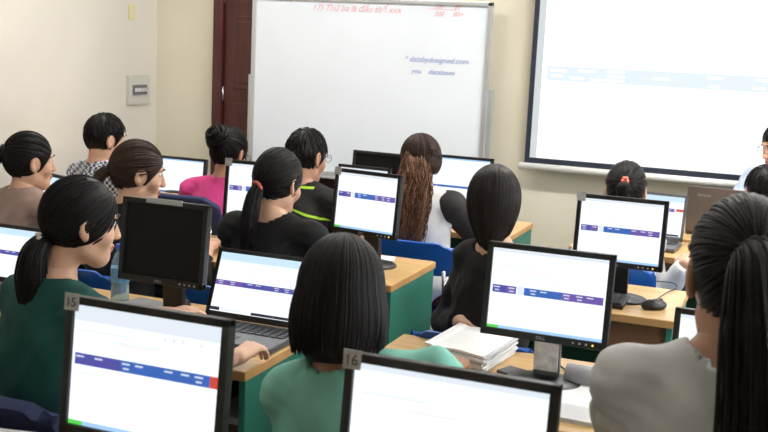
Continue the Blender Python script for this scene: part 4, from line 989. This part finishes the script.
# right foreground
t = to_top(749, 198, 1.74)
d = person('student in a pale grey T-shirt with a long dark ponytail at the right edge', t, yaw=2, hyaw=13, hpitch=12, s=1.04, seat=.56, sw=.150, lean=.02, fold=1.3, noff=(-.022, 0, 0), h=.0085, hh=.0048, shirt=C_GREY, sleeve=.46, skin=SKIN_D, neckr=.061,
           hair=dict(style='pony', tie=(.0, -.107, .03), tail=[(.005, -.035, -.02), (.018, -.07, -.12), (.03, -.08, -.26), (.032, -.08, -.42), (.03, -.07, -.56)], tailr=[.024, .042, .056, .062, .060, .035], nst=420, mat=H_BLACK))
scrunchie(d, (.0, -.112, .03), .022, TIE_B, tube_r=.006)
chair(d['P'][0], d['P'][1], 0, 'blue chair of the student in pale grey', seat=.50)
# dark head at right
t = to_top(767, 166, 4.55)
d = person('student with short dark hair whose head just shows at the right edge below the screen', t, yaw=0, hyaw=15, hpitch=10, s=.98, lean=.10, h=.0115, hh=.006, shirt=C_BLACK, sleeve=.6, skin=SKIN_D, hair=dict(style='short', nst=260))
chair(d['P'][0], d['P'][1], 0, 'blue chair of the short-haired student at the right edge')
# teacher
t = to_top(783, 123, 5.8)
d = person('teacher in a pale blue shirt before the bright projection at the right edge', t, yaw=150, hyaw=128, hpitch=16, s=1.05, seat=.50, lean=.04, female=False, sw=.185, h=.0115, hh=.006, shirt=C_PALEB, sleeve=1.9, skin=SKIN, hair=dict(style='short', nst=260), hands=[None, None])
glasses(d)
chair(d['P'][0], 6.17, rad(176), "blue chair of the teacher below the projection screen", top=.78, seat=.49)

# ------------------------------------------------------------------ lights
def area(name, loc, size, energy, col=(1, .96, .9), rot=(0, 0, 0)):
    l = bpy.data.lights.new(name, 'AREA'); l.shape = 'RECTANGLE'; l.size, l.size_y = size; l.energy = energy; l.color = col
    o = bpy.data.objects.new(name, l); COL.objects.link(o); o.location = loc; o.rotation_euler = rot; return o
LT = mat('lamp_tube', (.9, .9, .9), .4, emit=(1, .97, .92), estr=5, noise=0)
for i, (x, y) in enumerate([(-3.0, 4.9), (-.6, 4.9), (1.4, 4.9), (-3.0, 2.4), (-.6, 2.4), (1.4, 2.4), (-3, -.4), (-.6, -.4)]):
    r = empty('ceiling_lamp', (x, y, ZC), label='white twin-tube fluorescent ceiling lamp above the desks', cat='ceiling lamp', group='fluorescent lamps on the ceiling')
    MB().box((0, 0, -.03), (1.25, .20, .05), bev=.006).build('lamp_body', WHITEP, r)
    for sy in (-.05, .05): MB().cyl((-.6, sy, -.072), (.6, sy, -.072), .016, n=12).build('tube', LT, r)
    area('lamp_light', (x, y, ZC-.10), (1.2, .22), LAMPW[i], (1, .98, .945))
for i, (y0, y1) in enumerate(WIN): area('window_daylight', (XR+.25, (y0+y1)/2, 1.65), (1.35, 1.5), DAYW, (.86, .93, 1), (0, rad(90), 0))
w = bpy.data.worlds.new('world'); S.world = w; w.use_nodes = True
w.node_tree.nodes['Background'].inputs[0].default_value = (.75, .85, 1, 1); w.node_tree.nodes['Background'].inputs[1].default_value = .8
S.view_settings.view_transform = 'Standard'; S.view_settings.look = 'None'; S.view_settings.exposure = 0; S.view_settings.gamma = 1; S.view_settings.use_curve_mapping = False
